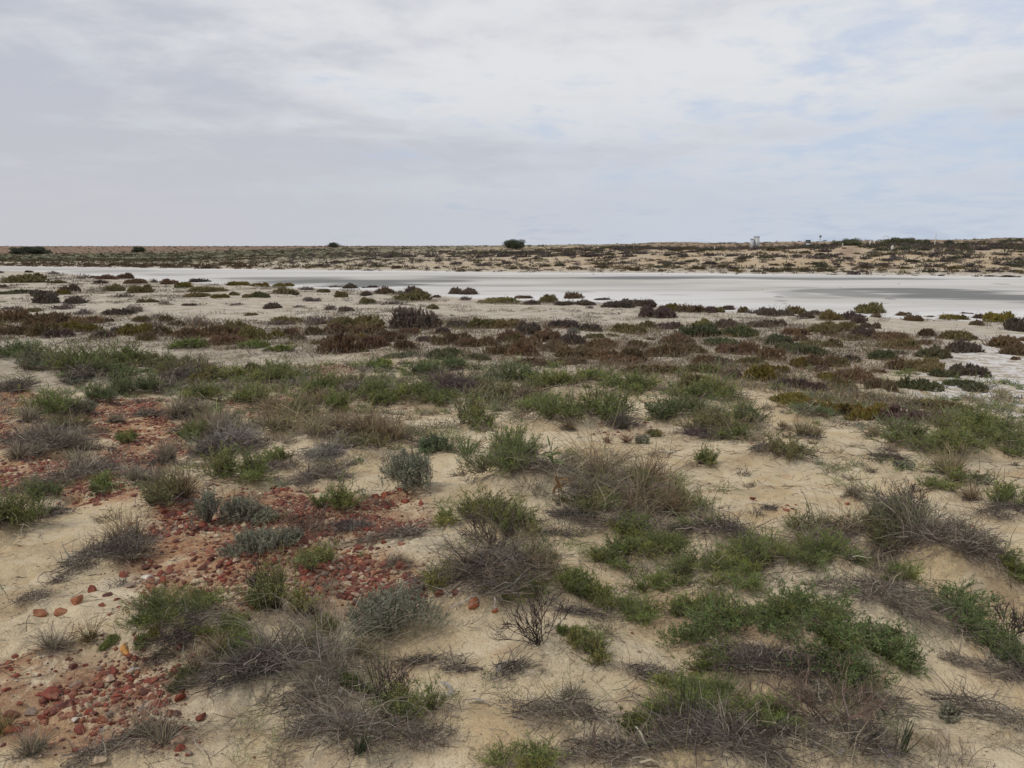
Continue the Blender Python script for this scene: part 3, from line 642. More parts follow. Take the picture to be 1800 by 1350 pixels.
def along(C, t):
    """sample curves (n,k,3) at t (n,m) -> points and tangents (n*m,3)"""
    n, k, _ = C.shape; f = t * (k - 1); i = np.clip(f.astype(int), 0, k - 2); f = (f - i)[..., None]
    a = np.take_along_axis(C, i[..., None], 1); b = np.take_along_axis(C, (i + 1)[..., None], 1)
    return (a * (1 - f) + b * f).reshape(-1, 3), (b - a).reshape(-1, 3)
GREEN = {'g': [(.165, .22, .058), (.21, .265, .072), (.135, .185, .055), (.245, .265, .10)],
         'd': [(.105, .155, .062), (.125, .18, .068), (.15, .18, .085)],
         'y': [(.27, .30, .10), (.31, .32, .13), (.20, .24, .09)],
         'o': [(.19, .19, .08), (.235, .21, .10), (.16, .165, .075)],
         's': [(.19, .205, .145), (.23, .235, .18), (.145, .16, .115)]}
TWIG = [(.18, .14, .105), (.12, .09, .07), (.26, .21, .16), (.095, .07, .055)]
def bush(R, H, d, tint, seed, dens=1.0):
    """feathery desert bush: many fine stems, side twigs and needle leaves"""
    px = d / 796.0
    ln = max(.013, 2.1 * px); wd = max(.0024, .52 * px)
    g = G(seed); st = G(seed + 1); r = g.r
    ncl = max(3, int(4 + R / .08)); ncl = min(ncl, 12)
    area = max(.02, R * max(H, R * .5))
    budget = int(np.clip(dens * 2.6 * area * 4 / (ln * wd), 2400, 30000))
    per = budget // ncl
    for c in range(ncl):
        o = disc(r, 1, R * .7)[0]
        cr = R * r.uniform(.3, .5); ch = H * r.uniform(.45, 1.08) * (1 - .35 * np.hypot(o[0], o[1]) / R)
        ns = max(14, int(per / 70)); 
        b = disc(r, ns, cr * .35) + o
        out = disc(r, ns, 1.0, .6); dz = r.uniform(.35, 1.3, ns)
        D = out * np.array([cr, cr, 0]) * 1.35 + np.stack([0 * dz, 0 * dz, dz * ch], 1)
        C = g.curves(b, D, np.linalg.norm(D, axis=1) * r.uniform(.75, 1.1, ns), 6, .45, .13)
        C[..., 2] = np.maximum(C[..., 2], .004)
        sw = np.linspace(1, .4, 6)[None] * max(.0035, px * .7)
        st.tubes(C, np.broadcast_to(sw, (ns, 6)).copy(), st.colors(ns, TWIG))
        m = 11; t = r.uniform(.15, 1, (ns, m)); Pp, T = along(C, t)
        T = T / (np.linalg.norm(T, axis=1)[:, None] + 1e-9)
        nt_ = len(Pp); Dt = T * .7 + r.normal(size=(nt_, 3)) * .6 + np.array([0, 0, .35])
        Ct = g.curves(Pp, Dt, r.uniform(.15, .42, nt_) * min(cr, .3) * 1.2, 3, .25, .22)
        st.ribbons(Ct, np.broadcast_to(np.array([1, .8, .5])[None] * max(.0018, px * .45), (nt_, 3)).copy(), st.colors(nt_, [(.15, .17, .075), (.19, .175, .09), (.14, .15, .07)]))
        ml = max(4, int(per / nt_)); t = r.uniform(.1, 1, (nt_, ml)); Pl, Tl = along(Ct, t)
        Tl = Tl / (np.linalg.norm(Tl, axis=1)[:, None] + 1e-9)
        Dl = Tl * .8 + r.normal(size=(len(Pl), 3)) * .5 + np.array([0, 0, .2])
        tone = 1 + r.normal() * .16
        cl = g.colors(len(Pl), GREEN[tint], .18) * tone
        if r.rand() < .3: cl = cl * np.array([1.25, 1.08, .95])
        g.leaves(Pl, Dl, ln * r.uniform(.6, 1.25, len(Pl)), wd * r.uniform(.7, 1.2, len(Pl)), cl)
    # dead litter skirt
    ns = int(np.clip(300 * R, 50, 260)); b = disc(r, ns, R * 1.1); b[:, 2] = r.uniform(0, .2, ns) * H; C = g.curves(b + np.array([0, 0, .01]), r.normal(size=(ns, 3)) * np.array([1, 1, .45]), min(R, .3) * r.uniform(.3, .8, ns), 5, .3, .3)
    C[..., 2] = np.maximum(C[..., 2], .004)
    st.ribbons(C, np.full((ns, 5), max(.002, px * .5)), st.colors(ns, TWIG))
    return g.mesh("foliage", M_LEAF), st.mesh("stems", M_STEM)
def saltbush(R, H, d, tint, seed):
    px = d / 796.0; g = G(seed); st = G(seed + 1); r = g.r
    ln = max(.011, 1.9 * px); wd = max(.005, 1.0 * px)
    pal = [(.275, .28, .195), (.33, .33, .24), (.21, .22, .145), (.29, .27, .21)] if tint == 's' else [(.14, .19, .09), (.18, .22, .12)]
    ns = int(np.clip(600 * (R / .25) ** 2 * (.012 / ln), 90, 900))
    ncl = 7
    cen = disc(r, ncl, R * .6); hh = r.uniform(.6, 1.0, ncl)
    ci = r.randint(0, ncl, ns)
    a = disc(r, ns, R * .42) + cen[ci]
    rad = np.hypot(a[:, 0], a[:, 1]) / R
    top = H * hh[ci] * np.sqrt(np.clip(1.1 - rad ** 2, .15, 1)) * r.uniform(.5, 1.05, ns)
    tip = a + np.stack([a[:, 0] * .15, a[:, 1] * .15, top], 1)
    sl_ = np.minimum(r.uniform(.05, .1, ns) * (ln / .011) ** .5, top * .9 + .01)
    D = a * np.array([.8, .8, 0]) / R + r.normal(size=(ns, 3)) * .25 + np.array([0, 0, .9])
    D /= np.linalg.norm(D, axis=1)[:, None]
    C = g.curves(tip - D * sl_[:, None], D, sl_, 4, -.1, .12)
    ml = 22; t = r.uniform(0, 1, (ns, ml)); Pl, T = along(C, t)
    T /= np.linalg.norm(T, axis=1)[:, None] + 1e-9
    Dl = T * .6 + r.normal(size=(len(Pl), 3)) * .7
    g.leaves(Pl, Dl, ln * r.uniform(.6, 1.2, len(Pl)), wd * r.uniform(.7, 1.2, len(Pl)), np.repeat(g.colors(ns, pal, .15), ml, 0) * (1 + r.normal(size=(ns * ml, 1)) * .1))
    st.ribbons(C, np.broadcast_to(np.linspace(1, .5, 4)[None] * max(.003, .6 * px), (ns, 4)).copy(), st.colors(ns, [(.18, .17, .13)]))
    nb = 60; b = disc(r, nb, R * .2); e = cen[r.randint(0, ncl, nb)] + disc(r, nb, R * .3)
    D = e - b; D[:, 2] = H * .6
    C = st.curves(b, D, np.linalg.norm(D, axis=1), 5, .05, .12)
    st.tubes(C, np.broadcast_to(np.linspace(1.6, .6, 5)[None] * max(.003, .6 * px), (nb, 5)).copy(), st.colors(nb, TWIG))
    return g.mesh("foliage", M_LEAF), st.mesh("stems", M_STEM)
STRAW = {'g': [(.27, .23, .165), (.18, .15, .115), (.34, .29, .21)], 'b': [(.24, .175, .10), (.16, .12, .08), (.33, .255, .16)],
         's': [(.34, .28, .16), (.26, .21, .12), (.20, .16, .10)], 'w': [(.38, .33, .26), (.30, .26, .20), (.20, .17, .13)],
         'r': [(.25, .13, .08), (.18, .10, .07)], 'o': [(.24, .17, .07), (.16, .13, .06)], 'd': [(.11, .10, .075), (.15, .13, .10)]}
def tuft(R, H, d, tint, seed, arch=False):
    px = d / 796.0; g = G(seed); r = g.r
    n = int(np.clip(330 * (R / .15), 90, 700)); 
    if arch: n = int(n * .34)
    ncl = (1 if R < .13 else 3 if R < .3 else 5) if not arch else 4
    cen = disc(r, ncl, R * (.5 if arch else .65)) if ncl > 1 else np.zeros((1, 3))
    hv = r.uniform(.55, 1.1, ncl)
    ci = r.randint(0, ncl, n)
    b = disc(r, n, R * (.26 / ncl ** .35 if not arch else .2)) + cen[ci]
    D = (b - cen[ci]) / R * 2.8 + r.normal(size=(n, 3)) * .38 + np.array([0, 0, 1.15])
    if arch: D += disc(r, n, .7)
    Ln = (np.hypot(R, H) if arch else np.hypot(R / ncl ** .5, H)) * r.uniform(.3, 1.15, n) * hv[ci] * (1.0 if not arch else 1.35)
    C = g.curves(b, D, Ln, 6, r.uniform(.1, 1.3, n) if not arch else r.uniform(.5, 2.2, n), .10 if not arch else .12)
    C[..., 2] = np.maximum(C[..., 2], .004)
    W = np.linspace(1, .35, 6)[None] * max(.0026, .6 * px) * r.uniform(.7, 1.2, (n, 1))
    c1 = g.colors(n, STRAW[tint], .2); c2 = c1 * 1.25
    g.ribbons(C, W, c1 * .8, c2)
    # fine broken blades low down
    n = n // 2; b = disc(r, n, R * .7); C = g.curves(b + np.array([0, 0, .005]), r.normal(size=(n, 3)) * np.array([1, 1, .35]), R * .45, 4, .1, .25)
    C[..., 2] = np.maximum(C[..., 2], .004)
    g.ribbons(C, np.full((n, 4), max(.0018, .45 * px)), g.colors(n, [(.16, .13, .11), (.11, .09, .08), (.24, .20, .16)]))
    return g.mesh("grass_tuft", M_GRASS)
TANG = {'p': [(.16, .13, .105), (.105, .085, .07), (.24, .20, .16), (.33, .285, .225), (.13, .10, .08)], 'd': [(.065, .052, .044), (.10, .08, .068), (.14, .115, .098), (.24, .205, .17)],
        's': [(.26, .235, .21), (.17, .145, .125), (.36, .32, .28)], 'v': [(.085, .06, .06), (.12, .085, .08), (.17, .125, .11)], 'b': [(.18, .13, .085), (.12, .09, .065), (.25, .19, .13)]}
def tangle(R, H, d, tint, seed):
    px = d / 796.0; g = G(seed); r = g.r
    n = int(np.clip(430 * (R / .2) ** 1.3, 120, 1300))
    lob = disc(r, 5, R * .75); b = disc(r, n, R * .5, .6) + lob[r.randint(0, 5, n)]; b[:, 2] = 0
    rad = np.clip(np.hypot(b[:, 0], b[:, 1]) / R, 0, 1)
    b[:, 2] = H * (1 - rad ** 2) * r.uniform(0, .75, n) + .004
    D = r.normal(size=(n, 3)) * np.array([1, 1, .5]); D[:, 2] += .25 * (H / R)
    C = g.curves(b, D, R * r.uniform(.25, .8, n), 6, r.uniform(0, .6, n), .24)
    C[..., 2] = np.clip(C[..., 2], .004, None)
    W = np.linspace(1, .45, 6)[None] * np.maximum(np.exp(r.normal(size=(n, 1)) * .55) * .0021, .5 * px)
    g.ribbons(C, W, g.colors(n, TANG[tint], .22))
    m = n * 2; P = disc(r, m, R * .5, .6) + lob[r.randint(0, 5, m)]; rad = np.hypot(P[:, 0], P[:, 1]) / R
    P[:, 2] = H * np.clip(1 - rad ** 2, 0, 1) * r.uniform(0, .9, m) + .004
    g.leaves(P, r.normal(size=(m, 3)) * np.array([1, 1, .6]), np.maximum(.01, 1.8 * px) * r.uniform(.5, 1.3, m), np.maximum(.003, .7 * px), g.colors(m, TANG[tint], .25))
    return g.mesh("dead_twig_tangle", M_STEM)
def bare(R, H, d, tint, seed):
    px = d / 796.0; g = G(seed); r = g.r; n = 22
    pal = [(.16, .105, .08), (.12, .085, .065), (.20, .14, .10)] if tint == 'r' else [(.06, .045, .04), (.09, .065, .055)]
    b = disc(r, n, R * .12); D = disc(r, n, 1.0) * R + np.stack([np.zeros(n), np.zeros(n), r.uniform(.6, 1.1, n) * H], 1)
    C = g.curves(b, D, np.linalg.norm(D, axis=1), 7, .0, .16)
    g.tubes(C, np.broadcast_to(np.linspace(1, .5, 7)[None] * max(.0042, .9 * px), (n, 7)).copy(), g.colors(n, pal, .15))
    Cs = C
    for lvl, (m, lf) in enumerate([(4, .4), (4, .2)]):
        nn = len(Cs); t = r.uniform(.3, .95, (nn, m)); Pp, T = along(Cs, t); T /= np.linalg.norm(T, axis=1)[:, None] + 1e-9
        Dn = T + r.normal(size=T.shape) * .55 + np.array([0, 0, .3])
        Cs = g.curves(Pp, Dn, np.hypot(R, H) * lf * r.uniform(.5, 1.1, len(Pp)), 5, -.1, .2)
        Cs[..., 2] = np.maximum(Cs[..., 2], .004)
        g.ribbons(Cs, np.broadcast_to(np.linspace(1, .6, 5)[None] * max(.0026, .65 * px), (len(Cs), 5)).copy(), g.colors(len(Cs), pal, .2))
    return g.mesh("bare_twig_shrub", M_STEM)
def creeper(R, H, d, tint, seed):
    px = d / 796.0; g = G(seed); st = G(seed + 1); r = g.r; n = 34
    b = disc(r, n, R * .35); D = disc(r, n, 1.0, .3) * R + np.stack([0 * b[:, 0], 0 * b[:, 0], r.uniform(.1, .9, n) * H], 1)
    C = st.curves(b, D, R * r.uniform(.5, 1.15, n), 8, .35, .2); C[..., 2] = np.maximum(C[..., 2], .01)
    st.tubes(C, np.broadcast_to(np.linspace(1, .5, 8)[None] * max(.003, .7 * px), (n, 8)).copy(), st.colors(n, [(.15, .10, .07), (.13, .12, .07)]))
    t = r.uniform(.25, 1, (n, 13)); Pp, T = along(C, t); T /= np.linalg.norm(T, axis=1)[:, None] + 1e-9
    Ct = st.curves(Pp, T * .5 + r.normal(size=T.shape) * .6 + np.array([0, 0, .5]), r.uniform(.025, .08, len(Pp)), 3, .0, .2)
    st.ribbons(Ct, np.full((len(Pp), 3), max(.0018, .45 * px)), st.colors(len(Pp), [(.14, .13, .07)]))
    t = r.uniform(.2, 1, (len(Ct), 12)); Pl, Tl = along(Ct, t); Tl /= np.linalg.norm(Tl, axis=1)[:, None] + 1e-9
    g.leaves(Pl, Tl * .6 + r.normal(size=Pl.shape) * .7 + np.array([0, 0, .2]), r.uniform(.009, .017, len(Pl)), r.uniform(.0035, .006, len(Pl)),
             g.colors(len(Pl), [(.14, .20, .07), (.17, .225, .08), (.12, .165, .065), (.21, .235, .10)], .2))
    return g.mesh("foliage", M_LEAF), st.mesh("stems", M_STEM)
def rush(R, H, d, tint, seed):
    px = d / 796.0; g = G(seed); r = g.r; n = 22
    b = disc(r, n, R * .6); D = r.normal(size=(n, 3)) * .1 + np.array([0, 0, 1.]) + b / R * .12
    C = g.curves(b, D, H * r.uniform(.4, 1.2, n), 5, .05, .03)
    g.tubes(C, np.broadcast_to(np.linspace(1, .4, 5)[None] * .0045, (n, 5)).copy(), g.colors(n, [(.05, .075, .035), (.08, .09, .045)]))
    return g.mesh("rush_clump", M_STEM)
def sapling(R, H, d, seed):
    g = G(seed); st = G(seed + 1); r = g.r
    C = st.curves(np.zeros((1, 3)), np.array([[.05, 0, 1.]]), np.array([H]), 8, 0, .03)
    st.tubes(C, np.linspace(1, .5, 8)[None] * .007, np.array([[.14, .10, .07]]))
    def strap(P, D, Ln, W, c):
        n = len(P); Q = g.curves(P, D, Ln, 5, .7, .05)
        g.ribbons(Q, np.array([.35, 1, 1, .7, .1])[None] * np.full((n, 1), W), c)
    n = 16; t = r.uniform(.62, 1, (1, n)); Pp, T = along(C, t)
    strap(Pp, r.normal(size=(n, 3)) * .6 + np.array([0, 0, .6]), np.full(n, .085), .014, g.colors(n, [(.15, .19, .07), (.17, .20, .08)]))
    n = 8; t = r.uniform(.25, .5, (1, n)); Pp, T = along(C, t)
    strap(Pp, r.normal(size=(n, 3)) * .6 + np.array([0, 0, -.3]), np.full(n, .08), .018, g.colors(n, [(.25, .14, .06), (.20, .11, .06)]))
    return g.mesh("foliage", M_LEAF), st.mesh("stems", M_STEM)
def straps(R, H, d, seed):
    g = G(seed); r = g.r; n = 60; b = disc(r, n, R * .35)
    C = g.curves(b, b / R * 1.8 + r.normal(size=(n, 3)) * .25 + np.array([0, 0, 1.1]), H * r.uniform(.5, 1.15, n), 5, .6, .05)
    g.ribbons(C, np.array([.7, 1, .9, .6, .1])[None] * .009 * np.ones((n, 1)), g.colors(n, [(.15, .20, .07), (.12, .16, .06)]))
    return g.mesh("strap_leaved_plant", M_LEAF)
def samphire(seed, lobes, asp, nsh=5400, far=False):
    """mound of stubby upright shoots, unit radius 1, height asp"""
    g = G(seed); r = g.r
    cen = disc(r, lobes, .62); cen[:, 2] = 0
    cr = r.uniform(.36, .6, lobes); chh = asp * r.uniform(.6, 1.0, lobes) * (1 - .3 * np.hypot(cen[:, 0], cen[:, 1]))
    tone = 1 + r.normal(size=lobes) * .16
    per = 9 if not far else 5; nb = nsh // per; nsh = nb * per
    i = r.randint(0, lobes, nb)
    a = r.uniform(0, 2 * np.pi, nb); el = np.arcsin(r.uniform(0, 1, nb)); q = r.choice([1.0, .84, .62], nb, p=[.62, .25, .13]) * r.uniform(.88, 1.12, nb)
    Nn = np.stack([np.cos(a) * np.cos(el), np.sin(a) * np.cos(el), np.sin(el)], 1)
    B = cen[i] + Nn * np.stack([cr[i], cr[i], chh[i]], 1) * q[:, None]; B[:, 2] -= .03
    bl = r.uniform(.08, .18, nb) * (.65 + asp * .6)
    up = Nn * .55 + r.normal(size=(nb, 3)) * .22 + np.array([0, 0, .8])
    P = np.repeat(B, per, 0) + r.normal(size=(nsh, 3)) * .022; D = np.repeat(up, per, 0) + r.normal(size=(nsh, 3)) * .42
    ln = np.repeat(bl, per) * r.uniform(.5, 1.25, nsh); wd = r.uniform(.018, .036, nsh)
    C = g.curves(P - D * (ln * .35)[:, None], D, ln, 3, -.25, .14); C[..., 2] = np.maximum(C[..., 2], 0)
    bt = (1 + r.normal(size=(nb, 1)) * .24) * (1 + r.normal(size=(nb, 3)) * .07)
    c = np.ones((nsh, 3)) * np.repeat(bt, per, 0).clip(.4, 1.8) * (1 + r.normal(size=(nsh, 1)) * .16).clip(.4, 1.6) * np.repeat(tone[i], per)[:, None]
    brown = r.rand(nsh) < .12; c[brown] *= np.array([.95, .72, .62])
    if far: g.ribbons(C, np.array([1, .9, .4])[None] * wd[:, None] * 3.2, c)
    else: g.tubes(C, np.array([1, 1., .45])[None] * wd[:, None], c)
    # woody base
    n = 60 if not far else 12; b = disc(r, n, .35); D = disc(r, n, 1.0) * .9 + np.array([0, 0, asp * .6])
    C = g.curves(b, D, r.uniform(.4, .8, n), 4, .2, .15); C[..., 2] = np.maximum(C[..., 2], 0)
    g.tubes(C, np.broadcast_to(np.linspace(1, .5, 4)[None] * .025, (n, 4)).copy(), np.ones((n, 3)) * np.array([.8, .65, .6]))
    return g.mesh("samphire_mound", M_STEM)

# ------------------------------------------------------------------ labels
LOOK = {'g': 'green', 'd': 'dark green', 'y': 'yellow-green', 'o': 'olive', 's': 'grey-green'}
LMARK = [(900, 800, 'the tall green bush at centre'), (735, 850, 'the central blue-grey saltbush'), (690, 1090, 'the large blue-grey saltbush'),
         (425, 770, 'the grey twig dome'), (105, 715, 'the left bright green bush'), (1630, 770, 'the broad green right-hand bush'),
         (1423, 760, 'the lone straw tuft'), (1665, 820, 'the right-hand straw tuft'), (945, 1120, 'the curly dark twigs'),
         (850, 1010, 'the brown twig heap'), (1450, 1260, 'the reddish bare twigs'), (1450, 1130, 'the sprawling leafy creeper'),
         (315, 1080, 'the low green bush at lower left'), (275, 1290, 'the round bottom-left grass tuft'), (985, 850, 'the lone sapling'),
         (1100, 880, 'the tall brown grass'), (1340, 980, 'the long green thicket'), (420, 825, 'the green bush below the grey twigs'),
         (600, 880, 'the compact bright green bush'), (215, 935, 'the bristly tuft by the bare sand'), (20, 910, 'the green bush on the left edge'),
         (1075, 720, 'the paired green bushes'), (795, 680, 'the purple twig patch'), (735, 1230, 'the yellowish weed'), (1180, 1240, 'the lower centre green bush'),
         (1740, 1260, 'the right-edge dead brush'), (1560, 940, 'the tall grey-green bush'), (430, 910, 'the two silver saltbushes'), (600, 1150, 'the pale arching grass'),
         (1250, 740, 'the big olive thicket'), (1668, 1060, 'the upright leafy creeper'), (288, 870, 'the olive brush beside red gravel'),
         (150, 630, 'the long green bank'), (480, 655, 'the rounded green clump'), (80, 1070, 'the large orange rocks'),
         (725, 560, 'the biggest purple mound'), (1153, 548, 'the round purple mound on pale sand'), (1000, 570, 'the dark purple row'),
         (1130, 620, 'the rusty samphire belt'), (1650, 640, 'the dark mass by the salt patch'), (1691, 610, 'the dark mound near the salt patch'), (1430, 570, 'the right-hand purple mounds'),
         (1528, 545, 'the olive mound on the right shore'), (1668, 556, 'the mustard mound on the right shore'), (413, 498, 'the mustard mound on the left shore'),
         (815, 512, 'the purple mound on the mid shore'), (142, 528, 'the spiky purple left shrub'), (237, 580, 'the mustard shrub at left'), (355, 565, 'the grey domed shrub'),
         (485, 585, 'the yellow-olive clump'), (1450, 715, 'the bright yellow-green samphire'), (1276, 655, 'the upright purple shrub'), (620, 565, 'the wide olive clump'),
         (1192, 655, 'the small yellow shrub'), (1580, 600, 'the rounded olive shrub'), (80, 525, 'the double purple mound'), (205, 505, 'the small olive dome'), (1340, 660, 'the golden-olive shrub'),
         (90, 565, 'the brown left clump'), (1760, 560, 'the yellow right-edge shrub'), (1225, 675, 'the leafy olive samphire'), (940, 630, 'the brown mound above the green bushes'), (600, 610, 'the wide purple-brown clump')]
USED = {}
def rel(u, v, mu, mv, wpx):
    du, dv = u - mu, (v - mv) * 1.8
    if abs(du) < 12 and abs(dv) < 16: return None
    if abs(du) > abs(dv): s = 'left of' if du < 0 else 'right of'
    else: s = 'behind' if dv < 0 else 'in front of'
    return s
def make_label(look, u, v, wpx):
    c = sorted(LMARK, key=lambda m: (u - m[0]) ** 2 + ((v - m[1]) * 1.8) ** 2)
    sz = ('small ' if wpx < 40 + (v - 470) * .06 else 'large ' if wpx > 75 + (v - 470) * .09 else '')
    cands = []
    for m in c[:4]:
        s = rel(u, v, m[0], m[1], wpx)
        if s is None: continue
        dist = math.hypot(u - m[0], (v - m[1]) * 1.8)
        pre = 'just ' if dist < 55 + (v - 470) * .08 and s not in ('behind', 'in front of') else ('close ' if dist < 60 else '')
        cands.append(f"{look} {pre}{s} {m[2]}")
        cands.append(f"{sz or 'medium '}{look} {pre}{s} {m[2]}")
    for a in range(3):
        for b in range(a + 1, 5):
            ma, mb = c[a], c[b]
            if (ma[0] - u) * (mb[0] - u) < 0: cands.append(f"{look} between {ma[2]} and {mb[2]}")
    third = ['far left', 'left', 'centre left', 'centre', 'centre right', 'right', 'far right'][int(np.clip(u / 258, 0, 6))]
    for m in c[:6]:
        s = rel(u, v, m[0], m[1], wpx)
        if s: 
            for w_ in ('slightly', 'a little farther', 'some way'): cands.append(f"{sz}{look} {w_} {s} {m[2]}")
            cands.append(f"{sz}{look} {s} {m[2]}, at {third} of photo")
    for x in cands:
        x = ' '.join(x.split())
        if len(x.split()) <= 16 and x.lower() not in USED: USED[x.lower()] = 1; return x
    for m in c[6:20]:
        x = f"{sz}{look} {rel(u, v, m[0], m[1], wpx) or 'near'} {m[2]}"
        if len(x.split()) <= 16 and x.lower() not in USED: USED[x.lower()] = 1; return x
    return ' '.join(cands[-1].split()[:16])

# ------------------------------------------------------------------ near plants
KINDS = {'F': ('feathery_bush', 'bush', 'feathery {} bush', 'feathery green bushes on the dune'),
         'S': ('saltbush', 'shrub', 'blue-grey leafy saltbush', 'blue-grey saltbushes'), 'T': ('grass_tuft', 'grass tuft', 'dry {} grass tuft', 'dry grass tufts'),
         'A': ('arching_grass', 'grass clump', 'loose clump of {} arching grass', 'arching dry grass clumps'), 'W': ('dead_brush', 'dead brush', 'low tangle of {} dead twigs', 'tangles of dead twigs'),
         'N': ('bare_twig_shrub', 'shrub', 'leafless {} twiggy shrub', 'leafless twiggy shrubs'), 'K': ('creeper', 'creeper', 'sprawling green leafy creeper', 'sprawling creepers'),
         'R': ('rush_clump', 'rushes', 'clump of upright dark green rushes', 'upright rushes'), 'Z': ('sapling', 'sapling', 'thin sapling with green top leaves', None),
         'Q': ('strap_leaved_plant', 'plant', 'bright green strap-leaved plant', None), 'P': ('samphire_bush', 'shrub', 'dark purple samphire mound', 'samphire shrubs on the flats')}
TW = {'p': 'greyish', 'd': 'blackish', 's': 'silvery', 'v': 'purplish', 'b': 'brown', 'r': 'reddish', 'g': 'grey', 'w': 'pale', 'o': 'orange-brown'}
STR = {'g': 'grey', 'b': 'brown', 's': 'straw-coloured', 'w': 'pale', 'r': 'reddish', 'o': 'olive-brown', 'd': 'dark'}
seed = 100
for q, (c, R, H, d) in NP:
    k, tint, u, v, wp, hp = q; seed += 7
    if k == 'P': continue
    nm, cat, look, grp = KINDS[k]
    look = look.format({'F': LOOK, 'T': STR, 'A': STR, 'W': TW, 'N': TW}.get(k, {}).get(tint, ''))
    lab = make_label(look, u, v, wp)
    parts = None
    if k == 'F': parts = bush(R, H, d, tint, seed)
    elif k == 'S': parts = saltbush(R * .92, H * 1.25, d, tint, seed)
    elif k == 'K': parts = creeper(R, H, d, tint, seed)
    elif k == 'Z': parts = sapling(R, H, d, seed)
    elif k == 'T': me = tuft(R, H, d, tint, seed)
    elif k == 'A': me = tuft(R, H, d, tint, seed, True)
    elif k == 'W': me = tangle(R, min(H * .7, R * .42), d, tint, seed)
    elif k == 'N': me = bare(R, H, d, tint, seed)
    elif k == 'R': me = rush(R, H, d, tint, seed)
    elif k == 'Q': me = straps(R, H, d, seed)
    if parts:
        o = bpy.data.objects.new(nm, None); col.objects.link(o); o.empty_display_size = .1
        obj("foliage", parts[0], o); obj("stems", parts[1], o)
    else:
        o = obj(nm, me)
    # lean with the ground
    e = max(.05, R * .5); az = math.atan2(c[0], c[1]); f = DFAC[(round(float(c[0]), 4), round(float(c[1]), 4))]
    ux = (math.cos(az), -math.sin(az)); uy = (math.sin(az), math.cos(az))
    hh_ = lambda sx, sy: float(height(c[0] + e * (ux[0] * sx + uy[0] * sy), c[1] + e * (ux[1] * sx + uy[1] * sy), False))
    gx = (hh_(1, 0) - hh_(-1, 0)) / (2 * e); gy = (hh_(0, 1) - hh_(0, -1)) / (2 * e)
    o.location = (c[0], c[1], c[2] - .006)
    o.rotation_euler = (math.atan(gy) * .8, -math.atan(gx) * .8, -az)
    if k not in 'ZRQN': o.scale = (1, f, 1)
    tag(o, lab, cat, grp)

# ------------------------------------------------------------------ samphire shrubs of the flats
MT = {'P': ((.14, .105, .084), 'purple-brown'), 'B': ((.185, .125, .075), 'rusty brown'), 'O': ((.20, .165, .075), 'olive'), 'M': ((.20, .155, .040), 'mustard'),
      'G': ((.13, .135, .07), 'dark green-brown'), 'Y': ((.215, .185, .165), 'pale grey')}
SV = [samphire(900 + i, 3 + i % 5, .5 + .12 * (i % 4)) for i in range(12)]
SG = [samphire(950 + i, 4 + i % 3, .35 + .08 * (i % 3), 700) for i in range(4)]
rr = RS(5)
def put_samphire(k, c, R, H, lab, name='samphire_bush'):
    me = (SG if k == 'Y' else SV)[rr.randint(0, 4 if k == 'Y' else 12)]
    o = obj(name, me); o.location = (c[0], c[1], c[2] - .02)
    hm = .62 if k != 'Y' else .45; H = min(H, R * .6)
    o.scale = (R * 1.05, R * 1.05 * rr.uniform(.75, 1.0), H * 1.12 / hm); o.rotation_euler = (0, 0, rr.uniform(0, 6.28))
    cc = np.array(MT[k][0]) * rr.uniform(.85, 1.2) * (1 + rr.normal(size=3) * .04); o.color = (*cc, 1)
    tag(o, lab, 'shrub', 'samphire shrubs on the flats')
    return o
for q, (c, R, H, d) in MP:
    put_samphire(q[0], c, R, H, make_label(MT[q[0]][1] + ' samphire mound', q[1], q[2], q[3]))
for q, (c, R, H, d) in NP:
    if q[0] == 'P': put_samphire('P', c, R, H, make_label('dark purple samphire mound', q[2], q[3], q[4]))

